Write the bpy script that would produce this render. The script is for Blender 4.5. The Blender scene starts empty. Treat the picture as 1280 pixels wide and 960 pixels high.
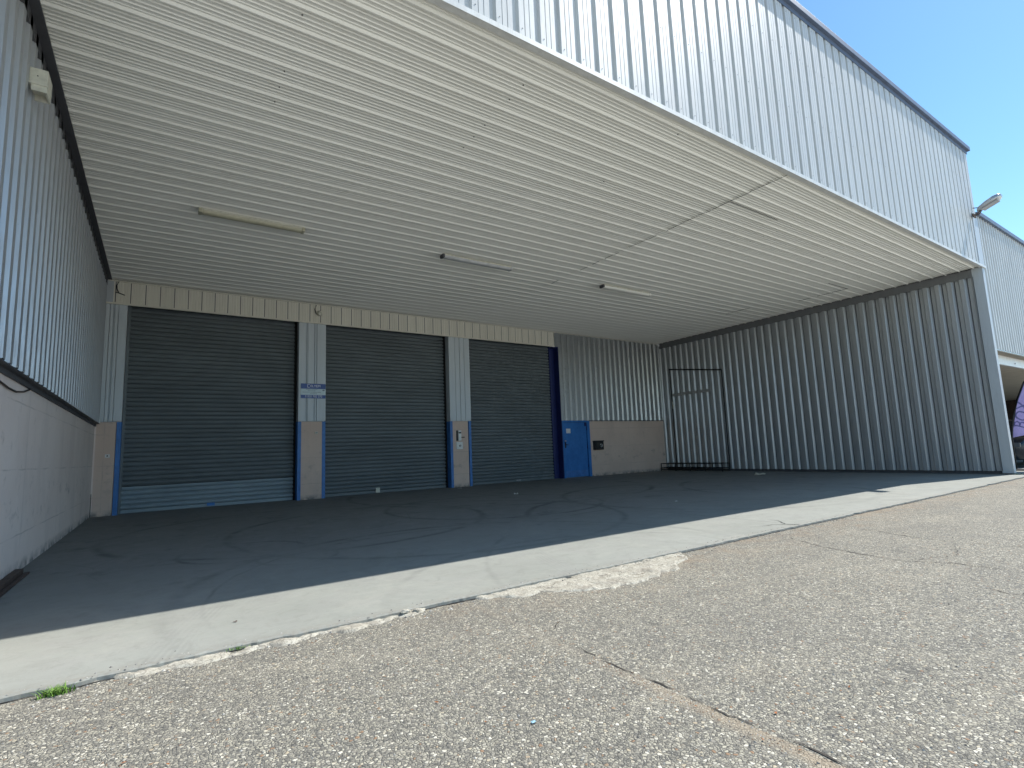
import bpy, bmesh, math, random
from mathutils import Vector, Matrix, noise
R = math.radians
random.seed(7)
C = bpy.context.scene.collection
scene = bpy.context.scene

# ------------------------------------------------------------------ camera
cam_d = bpy.data.cameras.new('camera'); cam = bpy.data.objects.new('camera', cam_d); C.objects.link(cam)
cam_d.sensor_width = 36.0; cam_d.lens = 651.35/1280*36.0; cam_d.clip_start = 0.05; cam_d.clip_end = 2000
rx = Vector((0.83086086, -0.55509494, -0.03924089)); ux = Vector((-0.03713953, -0.12567269, 0.99137633)); fx = Vector((0.55523949, 0.8222384, 0.12503249))
cam.matrix_world = Matrix(((rx.x, ux.x, -fx.x, 0), (rx.y, ux.y, -fx.y, 0), (rx.z, ux.z, -fx.z, 1.1149), (0, 0, 0, 1)))
scene.camera = cam

# ------------------------------------------------------------------ sky and sun
sun_dir = Vector((4.4, -0.93, 5.46)).normalized()
elev = math.asin(sun_dir.z)
w = bpy.data.worlds.new('World'); scene.world = w; w.use_nodes = True
nt = w.node_tree; bg = nt.nodes['Background']
sky = nt.nodes.new('ShaderNodeTexSky'); sky.sky_type = 'NISHITA'; sky.sun_disc = False
sky.sun_elevation = elev; sky.sun_rotation = math.atan2(sun_dir.x, sun_dir.y)
sky.altitude = 300; sky.air_density = 1.0; sky.dust_density = 0.15; sky.ozone_density = 3.0
hs = nt.nodes.new('ShaderNodeHueSaturation'); hs.inputs['Saturation'].default_value = 1.12; hs.inputs['Hue'].default_value = 0.491
nt.links.new(sky.outputs[0], hs.inputs['Color']); nt.links.new(hs.outputs[0], bg.inputs[0]); bg.inputs[1].default_value = 0.125
sl = bpy.data.lights.new('sun', 'SUN'); so = bpy.data.objects.new('sun', sl); C.objects.link(so)
sl.energy = 4.2; sl.angle = R(0.53); sl.color = (1.0, 0.965, 0.91)
so.rotation_euler = sun_dir.to_track_quat('Z', 'Y').to_euler()
scene.view_settings.view_transform = 'Standard'; scene.view_settings.look = 'None'
scene.view_settings.exposure = 0.80; scene.view_settings.gamma = 1
scene.render.engine = 'CYCLES'
scene.cycles.max_bounces = 10; scene.cycles.diffuse_bounces = 7; scene.cycles.glossy_bounces = 3
scene.cycles.sample_clamp_indirect = 6

# ------------------------------------------------------------------ shader helpers
class M:
    def __init__(s, name, rough=0.6, spec=0.5):
        s.m = bpy.data.materials.new(name); s.m.use_nodes = True; s.t = s.m.node_tree
        s.b = s.t.nodes['Principled BSDF']; s.b.inputs['Roughness'].default_value = rough
        s.b.inputs['Specular IOR Level'].default_value = spec
        s.geo = s.t.nodes.new('ShaderNodeNewGeometry'); s.P = s.geo.outputs['Position']
    def n(s, t): return s.t.nodes.new(t)
    def L(s, a, b):
        if hasattr(a, 'is_linked') or hasattr(a, 'links'): s.t.links.new(a, b)
        else: b.default_value = a
    def math(s, op, a, b=None, c=None, clamp=False):
        k = s.n('ShaderNodeMath'); k.operation = op; k.use_clamp = clamp
        for i, x in enumerate((a, b, c)):
            if x is not None: s.L(x, k.inputs[i])
        return k.outputs[0]
    def xyz(s, v=None):
        k = s.n('ShaderNodeSeparateXYZ'); s.L(v or s.P, k.inputs[0]); return k.outputs
    def scale(s, v, sc):
        k = s.n('ShaderNodeVectorMath'); k.operation = 'MULTIPLY'; s.L(v, k.inputs[0]); k.inputs[1].default_value = sc; return k.outputs[0]
    def noise(s, scale, detail=3, rough=0.55, v=None, sc=None, dist=0):
        k = s.n('ShaderNodeTexNoise'); vv = v or s.P
        if sc: vv = s.scale(vv, sc)
        s.L(vv, k.inputs['Vector']); k.inputs['Scale'].default_value = scale; k.inputs['Detail'].default_value = detail
        k.inputs['Roughness'].default_value = rough; k.inputs['Distortion'].default_value = dist; return k.outputs[0]
    def voro(s, scale, feat='F1', v=None, out='Distance', rand=1):
        k = s.n('ShaderNodeTexVoronoi'); k.feature = feat; s.L(v or s.P, k.inputs['Vector']); k.inputs['Scale'].default_value = scale
        k.inputs['Randomness'].default_value = rand; return k.outputs if out is None else k.outputs[out]
    def ramp(s, f, stops, interp='LINEAR'):
        k = s.n('ShaderNodeValToRGB'); s.L(f, k.inputs[0]); e = k.color_ramp.elements; k.color_ramp.interpolation = interp
        while len(e) < len(stops): e.new(0.5)
        for i, (p, c) in enumerate(stops):
            e[i].position = p; e[i].color = (*c, 1) if not isinstance(c, (int, float)) else (c, c, c, 1)
        return k.outputs[0]
    def mr(s, f, a, b, c=0.0, d=1.0):
        k = s.n('ShaderNodeMapRange'); s.L(f, k.inputs[0])
        for i, x in enumerate((a, b, c, d)): k.inputs[i+1].default_value = x
        return k.outputs[0]
    def mix(s, f, a, b, mode='MIX'):
        k = s.n('ShaderNodeMix'); k.data_type = 'RGBA'; k.blend_type = mode; s.L(f, k.inputs[0])
        for x, i in ((a, 6), (b, 7)):
            if isinstance(x, tuple): k.inputs[i].default_value = (*x, 1) if len(x) == 3 else x
            else: s.L(x, k.inputs[i])
        return k.outputs[2]
    def bump(s, h, strength=0.5, dist=0.01, prev=None):
        k = s.n('ShaderNodeBump'); s.L(h, k.inputs['Height']); k.inputs['Strength'].default_value = strength; k.inputs['Distance'].default_value = dist
        if prev: s.L(prev, k.inputs['Normal'])
        return k.outputs[0]
    def out(s, col=None, normal=None, rough=None):
        if col is not None:
            if isinstance(col, tuple): s.b.inputs['Base Color'].default_value = (*col, 1)
            else: s.L(col, s.b.inputs['Base Color'])
        if normal is not None: s.L(normal, s.b.inputs['Normal'])
        if rough is not None: s.L(rough, s.b.inputs['Roughness'])
        return s.m

def simple(name, col, rough=0.5, var=0.12, sc=6, spec=0.5, metal=0):
    m = M(name, rough, spec); m.b.inputs['Metallic'].default_value = metal
    n = m.noise(sc, 5, 0.6); n2 = m.noise(sc*9, 3, 0.6)
    f = m.mr(n, 0.3, 0.7); lo = tuple(c*(1-var) for c in col); hi = tuple(min(1, c*(1+var)) for c in col)
    c = m.mix(f, lo, hi); c = m.mix(m.mr(n2, 0.62, 0.8, 0, 0.35), c, tuple(x*0.55 for x in col))
    return m.out(c, m.bump(n2, 0.15, 0.002))

def cladding_mat(name, col, dirt=0.25, streak=(3.0, 3.0, 0.25), rough=0.42, metal=0.0):
    m = M(name, rough, 0.45); m.b.inputs['Metallic'].default_value = metal
    n = m.noise(2.2, 4, 0.6, sc=streak); n2 = m.noise(14, 4, 0.65, sc=streak); n3 = m.noise(0.5, 3)
    n4 = m.noise(45, 3, 0.6)
    c = m.mix(m.mr(n, 0.3, 0.75), tuple(x*(1-dirt*0.5) for x in col), col)
    c = m.mix(m.mr(n2, 0.55, 0.8, 0, dirt), c, (col[0]*0.5, col[1]*0.47, col[2]*0.43))
    c = m.mix(m.mr(n3, 0.35, 0.7, 0, 0.12), c, (col[0]*0.8, col[1]*0.78, col[2]*0.72))
    c = m.mix(m.mr(n4, 0.66, 0.76, 0, dirt*1.2), c, (col[0]*0.42, col[1]*0.40, col[2]*0.36))
    r = m.mr(n2, 0.3, 0.8, rough-0.06, rough+0.2)
    return m.out(c, m.bump(m.noise(3.0, 2), 0.25, 0.01), r)

mt = {}
# fascia: bleached white-grey coated sheet
mt['fascia'] = cladding_mat('weathered_white_sheet', (0.575, 0.59, 0.58), 0.4)
mt['side'] = cladding_mat('grey_sheet', (0.47, 0.495, 0.53), 0.22, rough=0.36, metal=0.5)
mt['right'] = cladding_mat('dull_grey_sheet', (0.44, 0.46, 0.48), 0.3, rough=0.34, metal=0.5)
mt['back'] = cladding_mat('back_grey_sheet', (0.52, 0.54, 0.55), 0.28, rough=0.3, metal=0.75)
mt['pier_sheet'] = cladding_mat('flat_grey_sheet', (0.60, 0.645, 0.68), 0.2)
mt['soffit'] = cladding_mat('cream_soffit_sheet', (0.88, 0.865, 0.795), 0.12, streak=(0.25, 3.0, 3.0), rough=0.5)
mt['lintel'] = cladding_mat('cream_lintel_sheet', (0.82, 0.785, 0.68), 0.3)
mt['coping'] = simple('blue_grey_coping', (0.10, 0.13, 0.19), 0.5)
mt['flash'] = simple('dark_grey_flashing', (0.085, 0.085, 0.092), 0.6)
mt['trimgrey'] = cladding_mat('grey_corner_flashing', (0.50, 0.54, 0.57), 0.3)
mt['trimwhite'] = cladding_mat('white_trim', (0.72, 0.72, 0.69), 0.45)
mt['blue'] = simple('blue_guide_paint', (0.045, 0.17, 0.45), 0.5, 0.2)
mt['navy'] = simple('navy_frame_paint', (0.008, 0.018, 0.11), 0.5)
mt['black'] = simple('black_metal', (0.012, 0.012, 0.014), 0.5)
mt['gap'] = simple('dark_gap', (0.006, 0.006, 0.006), 0.95)
mt['crackdirt'] = simple('crack_dirt', (0.05, 0.042, 0.034), 0.95, 0.4, 40)
mt['rust'] = simple('rusty_steel', (0.075, 0.05, 0.04), 0.75, 0.4, 12)
mt['galv'] = simple('galvanised_steel', (0.42, 0.43, 0.44), 0.35, 0.15, 10, metal=0.7)
mt['white'] = simple('white_plastic', (0.72, 0.72, 0.70), 0.4, 0.08)
mt['cream'] = simple('aged_cream_plastic', (0.62, 0.60, 0.50), 0.45, 0.15, 15)
mt['greyp'] = simple('grey_plastic', (0.33, 0.33, 0.33), 0.45)
mt['diffuser'] = simple('yellowed_diffuser', (0.50, 0.47, 0.34), 0.3, 0.12, 8)
mt['tubewhite'] = simple('grey_white_diffuser', (0.5, 0.5, 0.5), 0.3, 0.12, 8)
mt['wire'] = simple('brown_cable', (0.05, 0.035, 0.03), 0.6)
mt['signblue'] = simple('sign_blue', (0.035, 0.085, 0.30), 0.4, 0.1)
mt['signwhite'] = simple('sign_pale', (0.55, 0.66, 0.70), 0.4, 0.06)
mt['ink'] = simple('sign_ink', (0.16, 0.22, 0.28), 0.5)
mt['letter'] = simple('sign_lettering', (0.72, 0.75, 0.82), 0.4, 0.05)
mt['roofing'] = simple('roof_membrane', (0.22, 0.22, 0.22), 0.85)
mt['brown'] = simple('brown_flashing', (0.28, 0.24, 0.18), 0.6)
mt['nsoffit'] = simple('beige_ceiling', (0.52, 0.48, 0.40), 0.7, 0.1, 2)
mt['darkwall'] = simple('dark_brown_wall', (0.06, 0.04, 0.035), 0.8, 0.3)
mt['carpaint'] = simple('dark_car_paint', (0.012, 0.02, 0.032), 0.18, 0.05)
mt['glass'] = simple('car_glass', (0.01, 0.014, 0.018), 0.06, 0.02)
mt['tyre'] = simple('tyre_rubber', (0.02, 0.02, 0.02), 0.85)
mt['redlens'] = simple('red_lens', (0.35, 0.01, 0.01), 0.2)
mt['clearlens'] = simple('clear_lens', (0.12, 0.13, 0.14), 0.1)
mt['bluescrap'] = simple('pale_blue_scrap', (0.30, 0.50, 0.62), 0.5)
mt['leafbrown'] = simple('dry_leaf', (0.30, 0.11, 0.035), 0.8, 0.4, 60)
mt['lichen'] = simple('lichen', (0.20, 0.24, 0.17), 0.95, 0.4, 30)

def shutter_mat(name, col):
    m = M(name, 0.48, 0.4)
    n = m.noise(1.2, 4, 0.6, sc=(0.6, 1, 1.6)); n2 = m.noise(9, 5, 0.7, sc=(0.5, 1, 2.2)); xx = m.xyz()
    c = m.mix(m.mr(n, 0.35, 0.7), tuple(x*0.88 for x in col), tuple(x*1.1 for x in col))
    c = m.mix(m.mr(n2, 0.55, 0.8, 0, 0.3), c, tuple(x*0.5 for x in col))
    # chalky scuffs low on the third door
    dx = m.math('SUBTRACT', xx[0], 11.4); d = m.math('ADD', m.math('ABSOLUTE', m.math('MULTIPLY', dx, 1.2)), m.math('MULTIPLY', xx[2], 0.9))
    sc = m.math('MULTIPLY', m.mr(d, 0.2, 1.1, 1, 0), m.mr(m.noise(4, 4, 0.7), 0.48, 0.7))
    c = m.mix(m.math('MULTIPLY', sc, 0.75), c, (0.25, 0.28, 0.30))
    return m.out(c, m.bump(n2, 0.15, 0.003))
mt['shutter'] = shutter_mat('grey_blue_shutter', (0.145, 0.168, 0.178))
mt['shutter_light'] = shutter_mat('pale_shutter_slat', (0.26, 0.32, 0.355))

def masonry_mat():
    m = M('pinkish_render', 0.85, 0.2); x, y, z = m.xyz()
    u = m.math('ADD', x, y)
    n = m.noise(0.9, 4, 0.6); n2 = m.noise(6, 5, 0.65); n3 = m.noise(1.6, 4, 0.65, sc=(1, 1, 0.35))
    c = m.mix(m.mr(n, 0.3, 0.7), (0.61, 0.465, 0.385), (0.68, 0.53, 0.445))
    # left flank is paler and greyer, the colour of the paint there
    c = m.mix(m.mr(x, -1.235, -1.22, 1, 0), c, m.mix(m.mr(n, 0.3, 0.7), (0.72, 0.61, 0.56), (0.78, 0.68, 0.63)))
    c = m.mix(m.mr(n3, 0.5, 0.74, 0, 0.25), c, (0.36, 0.31, 0.29))
    c = m.mix(m.mr(n2, 0.6, 0.78, 0, 0.35), c, (0.24, 0.20, 0.18))
    # rubbed tyre and pallet marks at knee height
    kn = m.math('MULTIPLY', m.mr(m.math('ABSOLUTE', m.math('SUBTRACT', z, 0.75)), 0.05, 0.35, 1, 0), m.mr(m.noise(2.6, 4, 0.7, sc=(1, 1, 1.4)), 0.55, 0.72))
    c = m.mix(m.math('MULTIPLY', kn, 0.5), c, (0.10, 0.09, 0.09))
    wig = m.math('MULTIPLY', m.math('SUBTRACT', m.noise(3, 3), 0.5), 0.03)
    def ln(coord, p, off, wd):
        k = m.math('PINGPONG', m.math('ADD', m.math('ADD', coord, off), wig), p/2); return m.mr(k, 0, wd, 1, 0)
    jo = m.math('MAXIMUM', ln(z, 0.70, 0.29, 0.012), ln(u, 2.4, 0.5, 0.01))
    jo = m.math('MULTIPLY', jo, m.mr(m.noise(1.8, 3), 0.4, 0.62))
    c = m.mix(m.math('MULTIPLY', jo, 0.4), c, (0.2, 0.17, 0.16))
    # thin darker line near the floor
    c = m.mix(m.math('MULTIPLY', m.mr(z, 0.02, 0.14, 1, 0), m.mr(n2, 0.35, 0.6)), c, (0.20, 0.19, 0.18))
    h = m.math('SUBTRACT', m.math('ADD', m.noise(30, 3), m.math('MULTIPLY', n2, 0.6)), m.math('MULTIPLY', jo, 1.2))
    return m.out(c, m.bump(h, 0.35, 0.006))
mt['masonry'] = masonry_mat()

def bluedoor_mat():
    m = M('blue_door_paint', 0.45, 0.4)
    n = m.noise(3, 4, 0.7, sc=(1, 1, 0.6)); n2 = m.noise(13, 4, 0.7)
    c = m.mix(m.mr(n, 0.35, 0.65), (0.022, 0.14, 0.42), (0.035, 0.19, 0.52))
    c = m.mix(m.mr(n2, 0.58, 0.7, 0, 0.65), c, (0.012, 0.05, 0.17))
    return m.out(c, m.bump(n2, 0.1, 0.002))
mt['bluedoor'] = bluedoor_mat()

def asphalt_mat():
    m = M('worn_chip_asphalt', 0.82, 0.3); x, y, z = m.xyz()
    # warp so stones are uneven
    v = m.voro(70, 'F1', out=None); e = m.voro(70, 'DISTANCE_TO_EDGE'); v2 = m.voro(140, 'F1', out=None)
    rnd = m.n('ShaderNodeSeparateColor'); m.L(v['Color'], rnd.inputs[0])
    rnd2 = m.n('ShaderNodeSeparateColor'); m.L(v2['Color'], rnd2.inputs[0])
    big = m.noise(0.35, 5, 0.6); mid = m.noise(1.7, 4, 0.6); fine = m.noise(230, 2, 0.6)
    stone = m.ramp(rnd.outputs[0], [(0.0, (0.11, 0.11, 0.105)), (0.2, (0.20, 0.193, 0.172)), (0.42, (0.31, 0.298, 0.255)), (0.62, (0.41, 0.395, 0.335)), (0.76, (0.23, 0.22, 0.20)), (0.90, (0.62, 0.605, 0.54)), (0.965, (0.42, 0.375, 0.29)), (0.985, (0.26, 0.17, 0.11))])
    small = m.ramp(rnd2.outputs[1], [(0.0, (0.085, 0.085, 0.082)), (0.4, (0.16, 0.158, 0.148)), (0.75, (0.25, 0.24, 0.21)), (1.0, (0.42, 0.40, 0.34))])
    body = m.math('MULTIPLY', m.mr(e['Distance'] if not hasattr(e, 'links') else e, 0.04, 0.13), m.mr(m.math('ADD', rnd.outputs[1], m.math('MULTIPLY', m.math('SUBTRACT', mid, 0.5), 0.9)), 0.22, 0.30))
    c = m.mix(body, small, stone)
    gap = m.mr(e, 0.0, 0.06, 1, 0)
    c = m.mix(m.math('MULTIPLY', gap, 0.85), c, (0.045, 0.044, 0.042))
    c = m.mix(m.mr(big, 0.38, 0.68, 0, 0.22), c, (0.13, 0.13, 0.13))
    c = m.mix(m.mr(mid, 0.55, 0.8, 0, 0.22), c, (0.30, 0.27, 0.22))
    # brown soil washed against the slab and along the old joint
    ny = m.math('ADD', y, m.math('MULTIPLY', m.math('SUBTRACT', m.noise(2.2, 4, 0.7), 0.5), 1.1))
    soil = m.math('MULTIPLY', m.mr(ny, 3.0, 3.65), m.mr(m.noise(3.1, 4, 0.7), 0.42, 0.66))
    soil = m.math('MULTIPLY', soil, m.mr(x, 1.2, 2.4))
    c = m.mix(m.math('MULTIPLY', soil, 0.6), c, (0.25, 0.185, 0.13))
    jx = m.math('ADD', x, m.math('MULTIPLY', m.math('SUBTRACT', m.noise(5, 4, 0.7), 0.5), 0.07))
    band = m.math('MULTIPLY', m.mr(jx, 1.925, 1.985), m.mr(jx, 2.02, 2.035, 1, 0))
    band = m.math('MULTIPLY', band, m.mr(y, 1.3, 2.3, 1, 0.15))
    c = m.mix(m.math('MULTIPLY', band, 0.75), c, m.mix(m.noise(120, 3), (0.20, 0.16, 0.12), (0.42, 0.36, 0.28)))
    # scattered rusty tints and oil
    c = m.mix(m.mr(m.noise(0.9, 5, 0.75), 0.60, 0.74, 0, 0.15), c, (0.36, 0.29, 0.21))
    c = m.mix(m.mr(m.noise(2.7, 3, 0.6), 0.68, 0.76, 0, 0.45), c, (0.07, 0.07, 0.07))
    h = m.math('ADD', m.math('MULTIPLY', m.math('MULTIPLY', m.mr(e, 0, 0.2), m.mr(rnd.outputs[1], 0, 1, 0.35, 1)), 1.0), m.math('MULTIPLY', fine, 0.25))
    h2 = m.math('ADD', m.math('MULTIPLY', mid, 1.0), m.math('MULTIPLY', m.noise(0.7, 3), 2.0))
    c = m.mix(1.0, c, (1.03, 1.0, 0.925), 'MULTIPLY'); c = m.mix(m.mr(m.noise(0.6, 5, 0.7, dist=1.5), 0.5, 0.62, 0, 0.22), c, (0.12, 0.115, 0.105)); c = m.mix(m.mr(m.noise(1.3, 4, 0.7, sc=(0.5, 1.4, 1)), 0.56, 0.7, 0, 0.22), c, (0.40, 0.36, 0.28))
    nb = m.bump(h, 0.75, 0.006); nb = m.bump(h2, 0.2, 0.03, nb)
    return m.out(c, nb)
mt['asphalt'] = asphalt_mat()

def concrete_mat():
    m = M('trowelled_concrete', 0.8, 0.3); x, y, z = m.xyz()
    n = m.noise(0.45, 5, 0.6); n2 = m.noise(3.0, 5, 0.65); n3 = m.noise(26, 4, 0.7); n4 = m.noise(7, 4, 0.7, sc=(0.25, 1, 1))
    c = m.mix(m.mr(n, 0.32, 0.7), (0.235, 0.243, 0.215), (0.295, 0.302, 0.272))
    c = m.mix(m.mr(n2, 0.45, 0.75, 0, 0.4), c, (0.26, 0.255, 0.235))
    c = m.mix(m.mr(n4, 0.5, 0.8, 0, 0.3), c, (0.33, 0.33, 0.30)); c = m.mix(m.mr(m.noise(1.1, 6, 0.75), 0.52, 0.7, 0, 0.35), c, (0.23, 0.23, 0.205))
    c = m.mix(m.mr(n3, 0.60, 0.8, 0, 0.5), c, (0.20, 0.19, 0.17))
    c = m.mix(m.mr(m.noise(5.5, 6, 0.8, dist=0.8), 0.50, 0.66, 0, 0.32), c, (0.17, 0.17, 0.15)); c = m.mix(m.mr(m.noise(0.8, 6, 0.8, dist=1.2), 0.5, 0.64, 0, 0.3), c, (0.35, 0.345, 0.30)); c = m.mix(m.mr(m.noise(85, 3, 0.7), 0.62, 0.72, 0, 0.45), c, (0.13, 0.125, 0.11))
    # the slab well inside the bay is mixed darker
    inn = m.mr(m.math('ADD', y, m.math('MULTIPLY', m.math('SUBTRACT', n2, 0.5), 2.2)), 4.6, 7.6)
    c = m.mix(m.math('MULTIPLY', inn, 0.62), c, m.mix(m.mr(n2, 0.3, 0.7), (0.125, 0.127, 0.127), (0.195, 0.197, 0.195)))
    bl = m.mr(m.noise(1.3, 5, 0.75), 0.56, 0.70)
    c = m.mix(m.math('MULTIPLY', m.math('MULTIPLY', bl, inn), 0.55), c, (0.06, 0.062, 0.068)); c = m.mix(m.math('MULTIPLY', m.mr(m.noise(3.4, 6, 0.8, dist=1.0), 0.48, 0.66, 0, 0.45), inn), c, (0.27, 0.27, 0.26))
    # tyre marks: arcs
    tot = None
    wob = m.math('MULTIPLY', m.math('SUBTRACT', m.noise(1.5, 2), 0.5), 0.12)
    for cx, cy, r, wd in ((2.9, 4.6, 2.85, 0.10), (2.9, 4.6, 2.60, 0.03), (1.35, 6.5, 0.42, 0.05), (3.6, 3.0, 2.35, 0.07), (3.9, 8.2, 3.1, 0.09), (8.2, 5.4, 3.6, 0.10), (5.8, 9.4, 2.2, 0.09), (10.2, 7.5, 3.2, 0.12), (2.2, 9.5, 2.9, 0.10), (8.0, 12.6, 4.1, 0.12), (0.9, 7.4, 0.7, 0.06), (14.2, 6.0, 4.2, 0.12), (6.6, 2.5, 4.4, 0.05)):
        dx = m.math('SUBTRACT', x, cx); dy = m.math('SUBTRACT', y, cy)
        rr = m.math('SQRT', m.math('ADD', m.math('MULTIPLY', dx, dx), m.math('MULTIPLY', dy, dy)))
        k = m.mr(m.math('ABSOLUTE', m.math('SUBTRACT', m.math('ADD', rr, wob), r)), wd*0.15, wd*0.9, 1, 0)
        tot = k if tot is None else m.math('MAXIMUM', tot, k)
    tot = m.math('MULTIPLY', tot, m.mr(m.noise(0.55, 5, 0.75), 0.40, 0.62))
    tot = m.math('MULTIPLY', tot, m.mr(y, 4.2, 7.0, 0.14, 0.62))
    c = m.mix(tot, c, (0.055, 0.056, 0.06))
    # fine parallel tread lines running out over the sunlit edge
    u = m.math('ADD', m.math('SUBTRACT', x, m.math('MULTIPLY', m.math('SUBTRACT', y, 3.7), 0.25)), m.math('MULTIPLY', m.math('MULTIPLY', m.math('SUBTRACT', y, 3.7), m.math('SUBTRACT', y, 3.7)), -0.06))
    for x0, wd in ((0.02, 0.16), (3.1, 0.12)):
        env = m.mr(m.math('ABSOLUTE', m.math('SUBTRACT', u, x0)), wd*0.6, wd, 1, 0)
        st = m.mr(m.math('PINGPONG', u, 0.02), 0.006, 0.014)
        k = m.math('MULTIPLY', m.math('MULTIPLY', env, st), m.mr(m.noise(2.5, 3), 0.4, 0.6))
        c = m.mix(m.math('MULTIPLY', k, 0.32), c, (0.20, 0.20, 0.19))
    # sawn joints
    j = m.math('MAXIMUM', m.mr(m.math('ABSOLUTE', m.math('SUBTRACT', x, 6.93)), 0.004, 0.012, 1, 0), m.mr(m.math('ABSOLUTE', m.math('SUBTRACT', x, 12.6)), 0.004, 0.015, 1, 0))
    j = m.math('MAXIMUM', j, m.mr(m.math('ABSOLUTE', m.math('SUBTRACT', y, 9.4)), 0.004, 0.012, 1, 0))
    c = m.mix(m.math('MULTIPLY', j, 0.5), c, (0.06, 0.06, 0.055))
    # hairline cracks
    cr = m.voro(0.55, 'DISTANCE_TO_EDGE', v=None)
    c = m.mix(m.math('MULTIPLY', m.mr(cr, 0.0, 0.004, 1, 0), m.mr(y, 6.0, 7.5, 0, 0.3)), c, (0.09, 0.09, 0.08))
    # dirt at the ragged front edge
    ed = m.math('MULTIPLY', m.mr(y, 3.72, 3.86, 1, 0), m.mr(n3, 0.35, 0.6))
    c = m.mix(m.math('MULTIPLY', ed, 0.5), c, (0.20, 0.175, 0.14))
    h = m.math('ADD', m.math('MULTIPLY', n3, 0.5), n2)
    return m.out(c, m.bump(h, 0.22, 0.01), m.mr(n2, 0.3, 0.7, 0.72, 0.88))
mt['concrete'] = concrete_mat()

def bounce_yard_mat():
    m = M('pale_bounce_concrete', 0.85, 0.2); x, y, z = m.xyz(); n = m.noise(0.4, 4); n2 = m.noise(6, 5, 0.7)  # pale surface for the added ground that bounces light into the bay
    c = m.mix(m.mr(n, 0.3, 0.7), (0.58, 0.565, 0.51), (0.68, 0.665, 0.61)); c = m.mix(m.mr(n2, 0.5, 0.75, 0, 0.4), c, (0.40, 0.38, 0.34))
    j = m.math('MAXIMUM', m.mr(m.math('PINGPONG', x, 2.5), 0, 0.012, 1, 0), m.mr(m.math('PINGPONG', y, 2.5), 0, 0.012, 1, 0))
    return m.out(m.mix(m.math('MULTIPLY', j, 0.7), c, (0.1, 0.1, 0.09)), m.bump(n2, 0.2, 0.008))
mt['bounce_yard'] = bounce_yard_mat()

def crumb_mat():
    m = M('crumbling_pale_concrete', 0.9, 0.2)
    n = m.noise(9, 5, 0.7); n2 = m.noise(60, 4, 0.7); wv = m.n('ShaderNodeVectorMath'); wv.operation = 'ADD'; nn = m.n('ShaderNodeTexNoise'); nn.inputs['Scale'].default_value = 9; m.L(m.P, nn.inputs['Vector']); sv = m.scale(nn.outputs[1], (0.16, 0.16, 0.16)); m.L(m.P, wv.inputs[0]); m.L(sv, wv.inputs[1]); vc = m.voro(7, 'DISTANCE_TO_EDGE', v=wv.outputs[0])
    c = m.mix(m.mr(n, 0.35, 0.65), (0.37, 0.345, 0.28), (0.49, 0.465, 0.39))
    c = m.mix(m.mr(n2, 0.5, 0.62, 0, 0.75), c, (0.18, 0.165, 0.14)); c = m.mix(m.mr(m.noise(150, 2), 0.55, 0.65, 0, 0.5), c, (0.13, 0.12, 0.10))
    c = m.mix(m.math('MULTIPLY', m.mr(vc, 0.0, 0.03, 0.9, 0), m.mr(m.noise(3, 3), 0.36, 0.5)), c, (0.14, 0.125, 0.105))
    c = m.mix(m.mr(m.noise(5, 5, 0.75), 0.48, 0.62, 0, 0.6), c, (0.25, 0.225, 0.185))
    h = m.math('ADD', m.math('ADD', n, m.math('MULTIPLY', n2, 0.5)), m.mr(vc, 0, 0.03, -0.3, 0))
    return m.out(c, m.bump(h, 0.55, 0.008))
mt['crumb'] = crumb_mat()

def flag_mat():
    m = M('purple_flag_cloth', 0.7, 0.2); n = m.noise(5, 3)
    c = m.mix(n, (0.17, 0.16, 0.36), (0.25, 0.24, 0.46))
    t = m.n('ShaderNodeBsdfTranslucent'); m.L(c, t.inputs[0]); mx = m.n('ShaderNodeMixShader'); mx.inputs[0].default_value = 0.45
    m.L(c, m.b.inputs['Base Color']); o = m.t.nodes['Material Output']
    m.L(m.b.outputs[0], mx.inputs[1]); m.L(t.outputs[0], mx.inputs[2]); m.L(mx.outputs[0], o.inputs[0]); return m.m
mt['flag'] = flag_mat()
def grass_mat():
    m = M('weed_green', 0.6, 0.3); n = m.noise(70, 2)
    return m.out(m.mix(n, (0.07, 0.16, 0.02), (0.20, 0.33, 0.06)))
mt['grass'] = grass_mat()

# ------------------------------------------------------------------ object helpers
def tag(o, label=None, cat=None, group=None, kind=None):
    for k, v in (('label', label), ('category', cat), ('group', group), ('kind', kind)):
        if v: o[k] = v
    return o
def empty(name, loc, label, cat, group=None, rot=(0, 0, 0)):
    o = bpy.data.objects.new(name, None); C.objects.link(o); o.location = loc; o.rotation_euler = rot
    o.empty_display_size = 0.2
    return tag(o, label, cat, group)
def obj(name, bm, mats, parent=None, smooth=False, local=False):
    me = bpy.data.meshes.new(name); bmesh.ops.recalc_face_normals(bm, faces=bm.faces[:]) if smooth is not None else None
    bm.to_mesh(me); bm.free()
    if not isinstance(mats, (list, tuple)): mats = [mats]
    for x in mats: me.materials.append(x)
    if smooth:
        for p in me.polygons: p.use_smooth = True
    o = bpy.data.objects.new(name, me); C.objects.link(o)
    if parent is not None:
        o.parent = parent
        if not local:
            bpy.context.view_layer.update(); o.matrix_parent_inverse = parent.matrix_world.inverted()
    return o
def quad(bm, pts, mi=0):
    f = bm.faces.new([bm.verts.new(p) for p in pts]); f.material_index = mi; return f
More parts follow.
